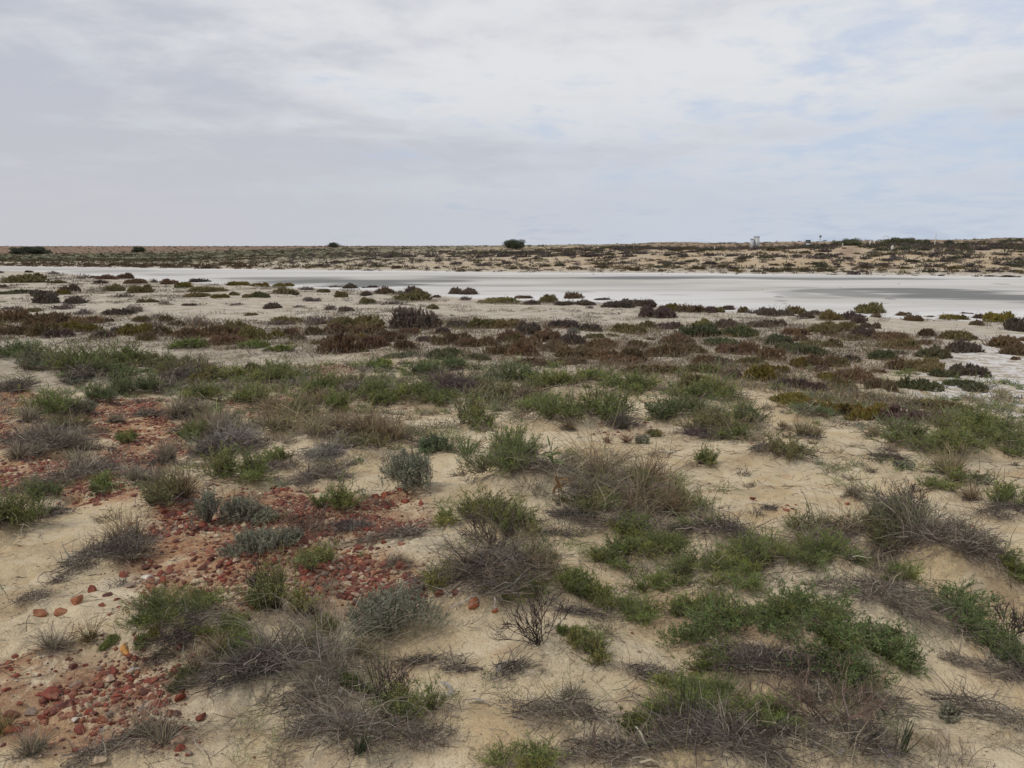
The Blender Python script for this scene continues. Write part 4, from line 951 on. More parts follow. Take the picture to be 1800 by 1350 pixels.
# ------------------------------------------------------------------ far-bank shrubs
FV = [samphire(1100 + i, 3 + i % 4, .5 + .1 * (i % 3), 620, True) for i in range(8)]
def far_scatter():
    r = RS(77); out = []
    # u, s ranges with density
    n = 0
    cand = []
    for _ in range(60000):
        u = r.uniform(-500, 2300); s = r.uniform(.5, 240) if r.rand() < .5 else r.uniform(.5, 90)
        cand.append((u, s))
    cand = np.array(cand); u = cand[:, 0]; s = cand[:, 1]
    az = np.arctan((u - 900) / 1421)
    fs = np.interp(u, [p[0] for p in FAR_SHORE[::-1]], [p[1] for p in FAR_SHORE[::-1]])
    Df = (EYE - LAKE_Z) / ((fs - 432) / 1421.0) / np.cos(az)
    D = Df + s; x = D * np.sin(az); y = D * np.cos(az)
    nn = fbm(x / 14, y / 14, 4, 91); n5 = fbm(x / 5, y / 5, 2, 92)
    sandy = np.exp(-((s - 22) / 16) ** 2) * sstep(500, 1000, u)
    p = .46 + .34 * nn + .2 * n5
    p = np.where(s < 12, .55 + .5 * n5 + .2 * nn, p)
    p = p + .5 * sstep(38, 75, s) - .10 * sandy + .35 * np.exp(-((s - 12) / 5) ** 2) * (nn > -.2)
    p = np.where((u < 460) & (s < 14), p + .6, p)
    p = np.where((u < 600) & (s > 30), p + .1, p); p = p * (1 - .5 * sstep(80, 120, s) * sstep(600, 900, u))
    tr = wpoly([(1470, 452), (1475, 440), (1488, 431), (1512, 430), (1512, 440), (1500, 450)])
    p = np.where(sdf(x, y, tr) < 1, 0, p)
    keep = r.rand(len(p)) < np.clip(p, 0, 1) * .36
    x, y, s, u, D = x[keep], y[keep], s[keep], u[keep], D[keep]
    z = height(x, y, False)
    size = np.exp(r.normal(size=len(x)) * .38) * .85 * (1 + .6 * sstep(30, 60, s)) * (1 - .68 * sstep(52, 80, s) * sstep(500, 800, u)) * (1 - .5 * sstep(20, 40, s) * (1 - sstep(550, 850, u)))
    size[s < 10] *= .8
    kk = []
    for i in range(len(x)):
        t = r.rand()
        if s[i] < 14 and u[i] < 460: kk.append('B')
        elif s[i] < 10: kk.append('M' if t < .2 else 'O' if t < .45 else 'B' if t < .75 else 'P')
        elif u[i] < 500: kk.append('G' if t < .5 else 'O' if t < .7 else 'B')
        else: kk.append('P' if t < .42 else 'Y' if t < .52 else 'G' if t < .8 else 'O')
    return x, y, z, size, kk, u, s, D
fx, fy, fz, fsz, fk, fu, fss, fD = far_scatter()
vis = (fu > -20) & (fu < 1820)
order = np.argsort(-(fsz / fD) * vis)
FT = {'P': (.125, .105, .10), 'B': (.13, .09, .055), 'O': (.135, .118, .06), 'M': (.17, .14, .05), 'G': (.105, .11, .07), 'Y': (.19, .17, .155)}
FN = {'P': 'dark purple-grey', 'B': 'brown', 'O': 'olive', 'M': 'mustard', 'G': 'dark green', 'Y': 'pale grey'}
def far_zone(u, s):
    a = 'on the water-edge of the far shore' if s < 10 else 'on the pale sand slope beyond the lake' if s < 42 else 'in the dense scrub belt beyond the lake'
    return a
SECT = ['near the left edge', 'below the long dark bush row', 'below the round horizon bush', 'below the small horizon tree', 'left of the lone tree', 'below the lone tree',
        'right of the lone tree', 'left of the pale sheds', 'below the pale sheds', 'below the round sign', 'below the worn track', 'below the white posts', 'near the leaning pole', 'near the right edge']
SX = [20, 70, 240, 560, 780, 905, 1060, 1200, 1320, 1430, 1500, 1570, 1650, 1790]
FARP = """
P 1614 448 20 9;P 1575 452 16 8;P 1551 458 21 7;O 1555 469 14 8;M 1551 476 21 8;P 1575 468 13 6;P 1657 468 16 7;P 1710 470 21 12;P 1755 465 14 10;P 1665 459 30 12;P 1643 451 28 14
G 1683 456 30 12;P 1706 454 28 10;P 1774 449 37 8;P 1795 458 19 10;O 1596 472 33 7;G 1634 479 47 9;O 1686 478 23 8;P 1723 479 42 9;P 1788 479 26 10;P 1664 479 21 6;O 1413 477 40 10
O 1440 477 30 8;B 1490 478 30 5;B 1525 478 30 5;P 1474 470 14 6;P 1495 456 21 9;P 1523 455 23 6;P 1519 464 20 6;P 1440 455 30 14;P 1462 452 28 12;P 1448 443 30 10;G 1537 451 34 9;G 1560 441 40 11
G 1597 440 38 10;G 1660 434 36 8;G 1690 436 30 8;P 1741 440 44 11;G 1712 440 36 8;P 998 451 34 11;P 1026 452 34 11;P 1054 451 34 11;P 1076 454 34 12;P 1103 452 36 12;G 1109 438 26 9
P 1180 441 24 11;P 1171 450 28 10;P 1209 452 34 12;P 1246 450 32 12;G 1312 454 30 14;G 1348 454 32 16;P 1372 452 28 14;P 1289 451 30 10;G 1340 438 28 9;G 1364 438 28 9;P 1394 438 28 8
B 1054 471 38 8;B 1012 472 28 8;B 1122 476 26 10;M 1164 477 23 5;O 1160 457 13 4;B 1195 471 23 6;B 1230 473 30 9;B 1218 477 16 4;P 1286 473 28 9;M 1300 477 34 7;P 1331 478 21 8;O 1364 478 34 7
B 1392 474 30 8;O 1359 467 26 6;P 1289 463 20 5;O 1085 469 20 5;G 900 473 26 5;P 940 474 30 6;O 880 466 24 5;O 800 462 18 5;P 770 472 20 6;P 648 476 24 6;G 772 460 16 6;P 960 452 36 10;P 920 453 36 9
P 1478 448 16 6;G 1506 447 14 6;P 1488 437 12 4;P 880 452 36 9;P 840 453 34 8;P 800 452 34 8;P 760 452 34 8;P 720 452 34 8;P 690 453 34 7;G 965 468 22 5;O 705 464 18 4
"""
for k_, u_, v_, wp_, hp_ in parse(FARP, 5):
    p_ = hit(u_, v_); d_ = (p_ - CAM) @ FWD
    if d_ > 330: continue
    o = obj('distant_shrub', FV[rr.randint(0, 8)]); R_ = wp_ * d_ / FPX / 2 * 1.15
    o.location = (p_[0], p_[1] + R_ * .3, float(height(p_[0], p_[1] + R_ * .3, False)) - .06); o.scale = (R_, min(R_, 1.5) * rr.uniform(.8, 1), min(1.35, hp_ * d_ / FPX * 1.4)); o.rotation_euler = (0, 0, rr.uniform(-.4, .4))
    cc = np.array(FT[k_]) * rr.uniform(.85, 1.15); o.color = (*cc, 1); s_ = float(0)
    j = int(np.argmin([abs(u_ - x_) for x_ in SX]))
    lab = f"broad {FN[k_]} clump {'at the foot of the far sand slope' if v_ > 470 else 'partway up the far sand slope' if v_ > 456 else 'near the top of the far bank'}, {SECT[j]}"
    if len(lab.split()) > 16: lab = lab.replace('partway up the far sand slope', 'on the far slope').replace('at the foot of the far sand slope', 'below the far slope')
    tag(o, lab, 'shrub', lab)
for i in order[:195]:
    o = obj('distant_shrub', FV[rr.randint(0, 8)]); o.location = (fx[i], fy[i], fz[i] - .03)
    R = fsz[i]; o.scale = (R, R * rr.uniform(.7, 1), min(1.0, R * rr.uniform(.8, 1.2))); o.rotation_euler = (0, 0, rr.uniform(0, 6.28))
    cc = np.array(FT[fk[i]]) * rr.uniform(.85, 1.2); o.color = (*cc, 1)
    j = int(np.argmin([abs(fu[i] - x_) for x_ in SX]))
    lab = f"{'large ' if fsz[i] > 1.35 else 'small ' if fsz[i] < 1.05 else ''}{FN[fk[i]]} shrub {far_zone(fu[i], fss[i])}, {SECT[j]}"
    if len(lab.split()) > 16: lab = lab.replace('water-edge of the far shore', 'far shore').replace('dense scrub belt beyond the lake', 'far scrub belt').replace('pale sand slope beyond the lake', 'far sand slope')
    tag(o, lab, 'shrub', lab)
def merged_shrubs(name, idx, protos, tints, lab):
    base = []
    for me in protos:
        V = np.empty(len(me.vertices) * 3, np.float32); me.vertices.foreach_get('co', V)
        C = np.empty(len(me.vertices) * 4, np.float32); me.attributes['Col'].data.foreach_get('color', C)
        F = np.empty(len(me.loops), np.int32); me.loops.foreach_get('vertex_index', F)
        base.append((V.reshape(-1, 3), F.reshape(-1, 4), C.reshape(-1, 4)[:, :3]))
    Vs, Fs, Cs = [], [], []; n = 0
    for i in idx:
        V, F, C = base[rr.randint(0, len(base))]; a = rr.uniform(0, 6.28); R = fsz[i]
        ca, sa = math.cos(a), math.sin(a)
        W = np.stack([(V[:, 0] * ca - V[:, 1] * sa) * R + fx[i], (V[:, 0] * sa + V[:, 1] * ca) * R + fy[i], V[:, 2] * R * rr.uniform(.7, 1.1) + fz[i] - .03], 1)
        Vs.append(W); Fs.append(F + n); n += len(V); Cs.append(C * np.array(tints[fk[i]]) * rr.uniform(.85, 1.2))
    o = obj(name, mesh_from(name, np.concatenate(Vs), np.concatenate(Fs), M_STEM, np.concatenate(Cs)))
    tag(o, lab, kind='stuff')
FVL = [samphire(1200 + i, 3 + i % 3, .5 + .1 * (i % 3), 90, True) for i in range(6)]
merged_shrubs('far_scrub', order[195:], FVL, FT, 'low mixed scrub covering the bank beyond the salt lake')
print("far shrubs", len(order))

# scrub texture of the plain farther out
def plain_scrub():
    r = RS(31); n = 5200
    u = r.uniform(-700, 2500, n); D = np.exp(r.uniform(math.log(260), math.log(2600), n)); az = np.arctan((u - 900) / 1421)
    x = D * np.sin(az); y = D * np.cos(az); z = height(x, y, False)
    g = G(5); m = 7
    P = np.repeat(np.stack([x, y, z], 1), m, 0); R = np.repeat(r.uniform(.7, 2.0, n), m)
    R = R * (.35 + .4 * np.repeat(sstep(500, 1500, D), m)); P = P + r.normal(size=P.shape) * np.stack([R * .6, R * .6, 0 * R], 1)
    D_ = r.normal(size=P.shape) * .6 + np.array([0, 0, .8])
    g.leaves(P, D_, R * .9, R * .9, np.repeat(g.colors(n, [(.10, .10, .06), (.13, .10, .075), (.09, .085, .06)]), m, 0))
    tag(obj('plain_scrub', g.mesh('plain_scrub', M_STEM)), 'thin scrub dotted over the distant plain up to the horizon', kind='stuff')
plain_scrub()

# small wind-blown shrubs standing on the salt itself
for (u, v, wp) in [(920, 480.5, 6), (966, 481, 4), (998, 481, 5), (1007, 481, 5), (1043, 482, 7), (1060, 481.5, 5), (1095, 483, 5), (1163, 483, 6), (885, 488, 6), (1295, 482, 12), (1361, 482.5, 6),
                   (1466, 483, 16), (1488, 483.5, 8), (1554, 484, 8), (1609, 484.5, 12), (1655, 485, 18), (1713, 486, 13), (1740, 486, 24), (1773, 487, 32), (1580, 499, 7), (1478, 506, 6), (1340, 509, 6)]:
    p = on_plane(u, v); R = wp * math.hypot(*p) / 1421 / 2
    o = obj('salt_flat_shrub', FV[rr.randint(0, 8)]); o.location = (p[0], p[1], LAKE_Z - .02); o.scale = (R, R * .8, R * .55); o.rotation_euler = (0, 0, rr.uniform(0, 6.28))
    o.color = (.07, .062, .04, 1)
    s_ = 'beside the right edge' if u > 1640 else 'below the white posts' if u > 1540 else 'below the worn track' if u > 1440 else 'below the pale sheds' if u > 1250 else 'right of the lone tree' if u > 1080 else 'below the lone tree'
    w_ = 'wide ' if wp > 14 else 'small ' if wp > 5.5 else 'tiny '
    y_ = 'out on the white salt' if v > 487.5 else 'on the far salt margin'
    tag(o, f"{w_}dark shrub {y_}, {s_}", 'shrub', f"{w_}dark shrubs {y_} {s_}")

# ------------------------------------------------------------------ trees on the skyline
def tree(u, vtop, vbase, wpx, D, tint, label, cat='tree', name='horizon_tree', trunk=True, seed=1, gaps=1.0):
    az = math.atan((u - 900) / 1421); x = D * math.sin(az); y = D * math.cos(az); z = float(height(x, y, False))
    Hh = (vbase - vtop) * D / 1421; W = wpx * D / 1421
    Hh = max(Hh * .6, EYE + (432 - vtop) * D / 1421 - z)
    W *= 1.3; g = G(seed); st = G(seed + 1); r = g.r; n = 26
    k = 3
    b = disc(r, n, W * .10); D_ = disc(r, n, 1.0, .45); rq = np.hypot(D_[:, 0], D_[:, 1]); D_ = D_ * W * .42; D_[:, 2] = np.sqrt(np.clip(1.08 - rq ** 2, .05, 1)) * r.uniform(.55, .92, n) * Hh
    C = st.curves(b, D_, np.linalg.norm(D_, axis=1) * .95, 6, -.05, .12)
    C[..., 2] = np.maximum(C[..., 2], -.2)
    st.tubes(C, np.broadcast_to(np.linspace(1, .25, 6)[None] * W * .022, (n, 6)).copy(), st.colors(n, [(.10, .08, .065)]))
    tips = C[:, -1]; tips = np.concatenate([tips, C[:, 3], C[:, 4]])
    m = int(210 * gaps); nc = len(tips)
    off = r.normal(size=(nc, m, 3)); off /= np.linalg.norm(off, axis=2)[..., None]
    off *= (r.uniform(.2, 1, (nc, m, 1)) ** .5) * np.array([W * .15, W * .15, Hh * .17]) * r.uniform(.6, 1.25, (nc, 1, 1))
    P = (tips[:, None] + off).reshape(-1, 3); P = P[P[:, 2] > .1]
    s_ = W * .022
    c = g.colors(len(P), tint, .2) * (1 + r.normal(size=(len(P), 1)) * .15)
    g.leaves(P, r.normal(size=P.shape) + np.array([0, 0, .3]), s_ * r.uniform(.7, 1.6, len(P)), s_ * .75, c)
    o = bpy.data.objects.new(name, None); col.objects.link(o); o.location = (x, y, z - .1)
    obj('crown', g.mesh('crown', M_LEAF), o); obj('trunk', st.mesh('trunk', M_STEM), o)
    tag(o, label, cat); return o
TG = [(.075, .088, .052), (.095, .105, .066), (.06, .072, .045)]
OG = [(.14, .15, .08), (.17, .17, .10), (.11, .12, .07)]
tree(903, 417.5, 434, 36, 215, TG, 'dark rounded tree standing alone on the skyline at centre', seed=11)
tree(586, 425, 436, 22, 480, TG, 'small lopsided tree on the flat horizon left of centre', seed=21, gaps=.6)
tree(243, 431.5, 440, 19, 420, TG, 'single round dark bush on the left horizon', 'bush', 'horizon_bush', seed=31)
tree(38, 432, 441, 30, 400, TG, 'left half of the long dark bush row on the horizon', 'bush', 'horizon_bush', seed=41)
tree(62, 431, 441, 34, 400, TG, 'right half of the long dark bush row on the horizon', 'bush', 'horizon_bush', seed=51)
tree(1497, 418, 429, 30, 186, OG, 'olive rounded bush behind the white posts above the track', 'bush', 'horizon_bush', seed=61)
tree(1470, 422.5, 430, 17, 190, OG, 'small yellow-olive bush left of the track on the crest', 'bush', 'horizon_bush', seed=71)
tree(1572, 416.5, 430, 32, 186, OG, 'tall left part of the wide olive thicket by the hoop', 'bush', 'horizon_bush', seed=81)
tree(1595, 418, 430, 34, 187, OG, 'lower right part of the wide olive thicket by the hoop', 'bush', 'horizon_bush', seed=91)
tree(1627, 421, 428, 18, 190, TG, 'small green bush just left of the leaning pole', 'bush', 'horizon_bush', seed=101)
tree(1668, 421, 428, 12, 200, TG, 'small dark round bush right of the leaning pole', 'bush', 'horizon_bush', seed=111)
tree(1789, 419.5, 427, 10, 200, TG, 'dark bush on the crest near the right edge', 'bush', 'horizon_bush', seed=121)
tree(1775, 423, 430, 24, 196, OG, 'low olive bush on the crest near the right edge', 'bush', 'horizon_bush', seed=131)
tree(1448, 427, 434, 12, 180, [(.07, .055, .045)], 'dark bush below the round sign', 'bush', 'horizon_bush', seed=141)

# ------------------------------------------------------------------ man-made things on the far crest
def boxmesh(bs):
    V = []; F = []
    for (x0, y0, z0, x1, y1, z1) in bs:
        n = len(V); V += [(x0, y0, z0), (x1, y0, z0), (x1, y1, z0), (x0, y1, z0), (x0, y0, z1), (x1, y0, z1), (x1, y1, z1), (x0, y1, z1)]
        F += [[n + a for a in f] for f in ((0, 3, 2, 1), (4, 5, 6, 7), (0, 1, 5, 4), (1, 2, 6, 5), (2, 3, 7, 6), (3, 0, 4, 7))]
    return np.array(V, float), np.array(F)
def bx(name, bs, mat, parent):
    V, F = boxmesh(bs); return obj(name, mesh_from(name, V, F, mat), parent)
M_WALL = flat_mat("pale_sheet_metal", (.52, .53, .54), .55, 0, .08, 3); M_ROOF = flat_mat("roof_sheet", (.42, .42, .43), .5, 0, .1, 3)
M_DARK = flat_mat("grey_board", (.16, .17, .18), .6); M_POST = flat_mat("white_post", (.62, .60, .54), .7, 0, .15); M_WOOD = flat_mat("weathered_pole", (.30, .27, .24), .85, 0, .2, 8)
def crest(u, D):
    az = math.atan((u - 900) / 1421); return D * math.sin(az), D * math.cos(az)
def shed(u0, u1, vtop, vbase, D, lab):
    x0, y0 = crest(u0, D); x1, y1 = crest(u1, D); wd = math.hypot(x1 - x0, y1 - y0); cxx, cyy = (x0 + x1) / 2, (y0 + y1) / 2
    zb = EYE + (432 - vbase) * D / 1421; zt = EYE + (432 - vtop) * D / 1421; zg = min(float(height(cxx, cyy, False)), zb) - .1
    o = bpy.data.objects.new('shed', None); col.objects.link(o); o.location = (cxx, cyy, zg); o.rotation_euler = (0, 0, -math.atan2(cxx, cyy))
    h = zt - zg; hw = wd / 2
    cor = [(-hw + i * .12, -hw - .02, .02, -hw + i * .12 + .05, -hw, h - .1) for i in range(int(wd / .12))]
    bx('wall', [(-hw, -hw, 0, hw, hw, h - .08)] + cor, M_WALL, o)
    bx('roof', [(-hw - .07, -hw - .1, h - .077, hw + .07, hw + .07, h)], M_ROOF, o)
    bx('door', [(-hw * .45, -hw - .045, .05, hw * .45, -hw - .023, h * .82)], M_WALL, o)
    tag(o, lab, 'shed', 'pale sheds on the far crest')
shed(1324.6, 1334.6, 416.5, 431, 178, 'taller pale grey metal shed on the far crest')
shed(1318.6, 1324.3, 420.2, 431, 177, 'shorter pale grey metal shed left of the taller one')
x, y = crest(1420, 186); z0 = EYE + (432 - 430) * 186 / 1421
o = bpy.data.objects.new('notice_board', None); col.objects.link(o); o.location = (x, y, z0 - .1); o.rotation_euler = (0, 0, -math.atan2(x, y))
bx('panel', [(-.5, -.06, .35, .5, 0, 1.0)], M_DARK, o); bx('roof', [(-.6, -.25, 1.003, .6, .25, 1.08)], M_DARK, o)
bx('post', [(-.5, .003, -.4, -.42, .08, 1.0)], M_WOOD, o); bx('post', [(.42, .003, -.4, .5, .08, 1.0)], M_WOOD, o)
bx('base_box', [(-.42, -.3, -.3, .42, -.08, .34)], M_WALL, o)
tag(o, 'small grey roofed information board on the far crest', 'board')
def cyl(name, P0, P1, r0, r1, mat, parent, n=10):
    P0 = np.array(P0, float); P1 = np.array(P1, float); T = P1 - P0; T /= np.linalg.norm(T)
    A = np.cross(T, [.3, .9, .1]); A /= np.linalg.norm(A); B = np.cross(T, A)
    a = np.linspace(0, 2 * np.pi, n, endpoint=False)
    ring = lambda P, r_: P + (np.cos(a)[:, None] * A + np.sin(a)[:, None] * B) * r_
    V = np.concatenate([ring(P0, r0), ring(P1, r1), [P0], [P1]])
    i = np.arange(n); j = (i + 1) % n
    F = np.concatenate([np.stack([i, j, j + n, i + n], 1)])
    me = bpy.data.meshes.new(name); me.from_pydata(V.tolist(), [], F.tolist() + [[2 * n] + [int(jj), int(ii)] for ii, jj in zip(i, j)] + [[2 * n + 1, int(ii + n), int(jj + n)] for ii, jj in zip(i, j)])
    me.materials.append(mat); return obj(name, me, parent)
x, y = crest(1441, 186)
o = bpy.data.objects.new('round_sign', None); col.objects.link(o); o.location = (x, y, z0 - .3)
cyl('pole', (0, 0, 0), (0, 0, 2.0), .045, .04, M_WOOD, o); cyl('sign_disc', (0, -.05, 2.0), (0, -.08, 2.0), .27, .27, M_DARK, o, 20)
tag(o, 'round grey sign on a thin pole on the far crest', 'sign')
x, y = crest(1642, 176); o = bpy.data.objects.new('leaning_pole', None); col.objects.link(o); zp = EYE + (432 - 434) * 176 / 1421; o.location = (x, y, zp - .3)
cyl('shaft', (0, 0, 0), (.22, 0, 2.6), .09, .06, M_POST, o); cyl('cap', (.22, 0, 2.6), (.225, 0, 2.68), .085, .07, M_WOOD, o)
tag(o, 'tall pale pole leaning slightly right on the far crest', 'pole')
WP = [(1481, 428, 433, 'first short white post left of the track top'), (1497, 422, 430, 'broad white marker post in front of the olive bush'), (1508, 427, 432, 'short white post at the right of the track top'),
      (1528, 424, 434, 'leaning white post left of the hoop'), (1537, 424, 430, 'thin white post nearer the hoop'), (1566, 433, 441, 'left post of the white pair below the thicket'),
      (1569, 432, 441, 'right post of the white pair below the thicket'), (1256, 434, 440, 'lone white post in scrub left of the sheds'), (1468, 424, 429, 'pale post before the small yellow-olive bush')]
for u, vt, vb, lab in WP:
    p = hit(u, vb) ; D = math.hypot(p[0], p[1])
    if D > 260 or D < 120: D = 175; xx, yy = crest(u, D); p = np.array([xx, yy, EYE + (432 - vb) * D / 1421])
    h = (vb - vt) * D / 1421; wd = .13 if 'broad' not in lab else .4
    o = bx('marker_post', [(-wd / 2, -.06, -.25, wd / 2, .06, h)], M_POST, None); o.location = (p[0], p[1], p[2]); o.rotation_euler = (0, .12 if 'leaning' in lab or 'left post' in lab else -.03, 0)
    tag(o, lab, 'post', 'white marker posts on the far slope')
# hoop
x, y = crest(1556, 182); me = bpy.data.curves.new('hoop', 'CURVE'); me.dimensions = '3D'; sp = me.splines.new('POLY'); hp = [(-.65, 0, 0), (-.62, 0, .7), (-.45, 0, 1.15), (-.1, 0, 1.4), (.3, 0, 1.35), (.6, 0, 1.1), (.75, 0, .6)]
sp.points.add(len(hp) - 1)
for i, q in enumerate(hp): sp.points[i].co = (*q, 1)
me.bevel_depth = .035; me.materials.append(M_WOOD)
ht = bpy.data.objects.new('tmp_hoop', me); dm = bpy.data.meshes.new_from_object(ht); bpy.data.objects.remove(ht)
o = obj('wire_hoop', dm); o.location = (x, y, EYE + (432 - 427.5) * 182 / 1421); tag(o, 'thin grey arched hoop beside the wide olive thicket', 'hoop')

# ------------------------------------------------------------------ stones
def stone_mesh(seed, n=1):
    import bmesh
    bm = bmesh.new(); r = RS(seed)
    for _ in range(15):
        c = r.normal(size=3); c /= np.linalg.norm(c); c = c * r.uniform(.75, 1.1) * np.array([1, r.uniform(.6, .85), .55]); bm.verts.new(c)
    bmesh.ops.convex_hull(bm, input=bm.verts); bmesh.ops.delete(bm, geom=[v for v in bm.verts if not v.link_faces], context='VERTS')
    bmesh.ops.bevel(bm, geom=list(bm.edges), offset=.05, segments=1, affect='EDGES')
    me = bpy.data.meshes.new('stone'); bm.to_mesh(me); bm.free()
    a = me.attributes.new('Col', 'FLOAT_COLOR', 'POINT'); a.data.foreach_set('color', np.ones(len(me.vertices) * 4, np.float32))
    me.materials.append(M_STONE); return me
STM = [stone_mesh(i) for i in range(12)]
SC = {'r': ((.20, .048, .027), 'red'), 'd': ((.11, .036, .026), 'dark red'), 'o': ((.30, .115, .055), 'orange'), 'c': ((.42, .13, .06), 'bright orange'), 't': ((.42, .32, .21), 'cream'), 'y': ((.50, .24, .06), 'ochre'), 'w': ((.55, .50, .42), 'whitish')}
BIG = """
o 72 1088 36 24;o 108 1085 34 20;o 135 1068 42 28;r 163 1045 18 20;y 222 1150 30 20;r 140 1292 30 20;d 110 1250 28 18;r 90 1228 44 18;r 316 1236 26 22;r 278 1246 26 18
r 352 1266 28 12;r 316 1322 20 16;d 128 1178 22 16;r 150 1175 16 14;r 200 1188 24 18;r 305 1192 26 24;d 325 1186 16 12;o 235 1120 16 14;r 240 1128 16 10;d 168 1260 14 16
o 178 1272 24 16;r 75 1268 24 22;o 18 1290 34 22;r 12 1218 22 12;r 135 1322 20 10;r 265 993 16 12;w 258 1020 24 12;r 218 1020 22 18;r 300 1008 20 14;r 285 1030 24 20
d 370 992 22 20;o 345 986 16 12;r 400 1012 18 12;r 283 1015 20 14;r 675 1000 24 20;r 702 1004 28 22;r 672 1028 20 16;r 720 1040 24 18;r 738 1048 18 12;r 773 1050 28 18
r 800 1046 22 12;c 832 1072 30 26;c 870 1080 16 16;r 612 1050 24 16;r 590 1040 22 14;r 665 1040 18 16;r 640 1000 18 10;r 655 880 30 12;c 675 876 18 12;r 712 886 18 12
r 740 893 16 18;r 680 900 22 14;r 632 920 16 12;r 690 890 18 10;r 708 962 20 10;r 674 958 14 12;r 290 905 22 14;d 300 912 26 16;r 322 908 22 12;o 264 1000 18 14
r 1323 880 15 8;r 1382 901 14 10;r 1492 911 14 8;r 1709 928 14 7;d 1394 898 10 6;r 1489 888 10 6;r 1108 862 10 6;r 480 865 16 16;r 488 850 12 10;w 490 852 14 12
r 205 1058 14 8;r 180 1068 14 10;w 130 1270 18 8;t 170 1345 36 14;t 365 1222 26 16;t 280 925 16 10;d 190 1050 18 10;r 315 1143 18 14;o 240 1226 14 14;r 222 1234 12 12
r 35 1240 14 8;r 50 1190 12 8;r 20 1180 12 8;o 130 1300 14 8;r 340 1045 20 14;r 322 1030 18 14;d 385 1000 18 12;r 230 1200 14 12;r 55 1300 18 14;r 255 1165 16 10
"""
STONES = parse(BIG, 5)
r = RS(99)
extra = []
# random gravel inside the red zones, largest become objects
px_, py_ = [], []
for p, wt in zip(RED, RED_W):
    lo = p.min(0); hi = p.max(0); A = (hi - lo).prod(); dist = np.hypot(*p.mean(0))
    n = int(min(40000, A * wt * 8000 / max(1, dist / 4) ** 1.0))
    q = r.uniform(lo, hi, (n, 2)); px_.append(q[:, 0]); py_.append(q[:, 1])
# sparse everywhere in the foreground
a = r.uniform(-.66, .66, 7000); dd = r.uniform(2.2, 20, 7000) ** 1.0; px_.append(dd * np.sin(a)); py_.append(dd * np.cos(a))
gx_ = np.concatenate(px_); gy_ = np.concatenate(py_)
rd = redness(gx_, gy_)
isextra = np.zeros(len(gx_), bool); isextra[-7000:] = True
keep = (r.rand(len(gx_)) < np.clip(rd * 1.1, .0, 1) * (.12 + .88 * sstep(-.25, .45, fbm(gx_ / .32, gy_ / .32, 3, 83))) * np.where(isextra, 0, 1) + np.where(isextra, .5, 0))
gx_, gy_, rd = gx_[keep], gy_[keep], rd[keep]
gs = np.exp(r.normal(size=len(gx_)) * .62) * (.0030 + .0032 * rd); gs = np.minimum(gs, .022) * (1 + .05 * np.hypot(gx_, gy_))
gz_ = height(gx_, gy_)
gdist = np.hypot(gx_, gy_)
palR = np.array([SC['r'][0], SC['d'][0], (.26, .10, .055), (.19, .06, .035), (.15, .045, .028)]); palT = np.array([SC['t'][0], SC['t'][0], (.36, .25, .17), SC['r'][0], (.22, .16, .12)])
isred = r.rand(len(gx_)) < np.clip(rd * 1.2, .04, .76)
gc = np.where(isred[:, None], palR[r.randint(0, 5, len(gx_))], palT[r.randint(0, 5, len(gx_))])
order2 = np.argsort(-gs / gdist)
NIND = 175
def put_stone(x, y, z, sx, sy, sz, c, lab, grp):
    o = obj('stone', STM[rr.randint(0, 12)]); o.location = (x, y, z); o.scale = (sx, sy, sz)
    o.rotation_euler = (rr.uniform(-.3, .3), rr.uniform(-.3, .3), rr.uniform(0, 6.28)); o.color = (*c, 1); tag(o, lab, 'stone', grp)
for (k, u, v, wp, hp) in STONES:
    p = hit(u, v - hp * .3); d = (p - CAM) @ FWD / FPX; R = wp * d / 2 * (.8 if k == 'o' else 1)
    lab = make_label(('large ' if wp > 27 else 'small ' if wp < 15 else '') + SC[k][1] + ' stone', u, v, 60)
    put_stone(p[0], p[1], p[2] + R * .18, R * 1.08, R * 1.0, max(hp * d * .95, R * .9), np.array(SC[k][0]) * rr.uniform(.85, 1.15), lab, 'loose stones on the sand')
def zone_name(x, y):
    P_ = np.array([x, y, 0]) - CAM; d = P_ @ FWD; u = CU + FPX * P_[0] / d; v = CV - FPX * (P_ @ UPV) / d
    c = min(LMARK, key=lambda m: (u - m[0]) ** 2 + ((v - m[1]) * 1.8) ** 2); return c[2]
for i in order2[:NIND]:
    c = gc[i]; cn = 'dark red' if c[0] < .15 else 'brick red' if c[0] > 3.4 * c[1] else 'orange' if c[0] > 2 * c[1] else 'cream'
    sn = 'larger' if gs[i] / gdist[i] > np.median((gs / gdist)[order2[:NIND]]) else 'smaller'
    P_ = np.array([gx_[i], gy_[i], gz_[i]]) - CAM; d_ = P_ @ FWD; u_ = CU + FPX * P_[0] / d_; v_ = CV - FPX * (P_ @ UPV) / d_
    m_ = min(LMARK, key=lambda m: (u_ - m[0]) ** 2 + ((v_ - m[1]) * 1.8) ** 2)
    lab = f"{sn} {cn} gravel pebble {rel(u_, v_, m_[0], m_[1], 10) or 'beside'} {m_[2]}"
    put_stone(gx_[i], gy_[i], gz_[i] + gs[i] * .2, gs[i] * 1.3, gs[i] * 1.3, gs[i] * 1.2, c * rr.uniform(.85, 1.2), lab, lab)
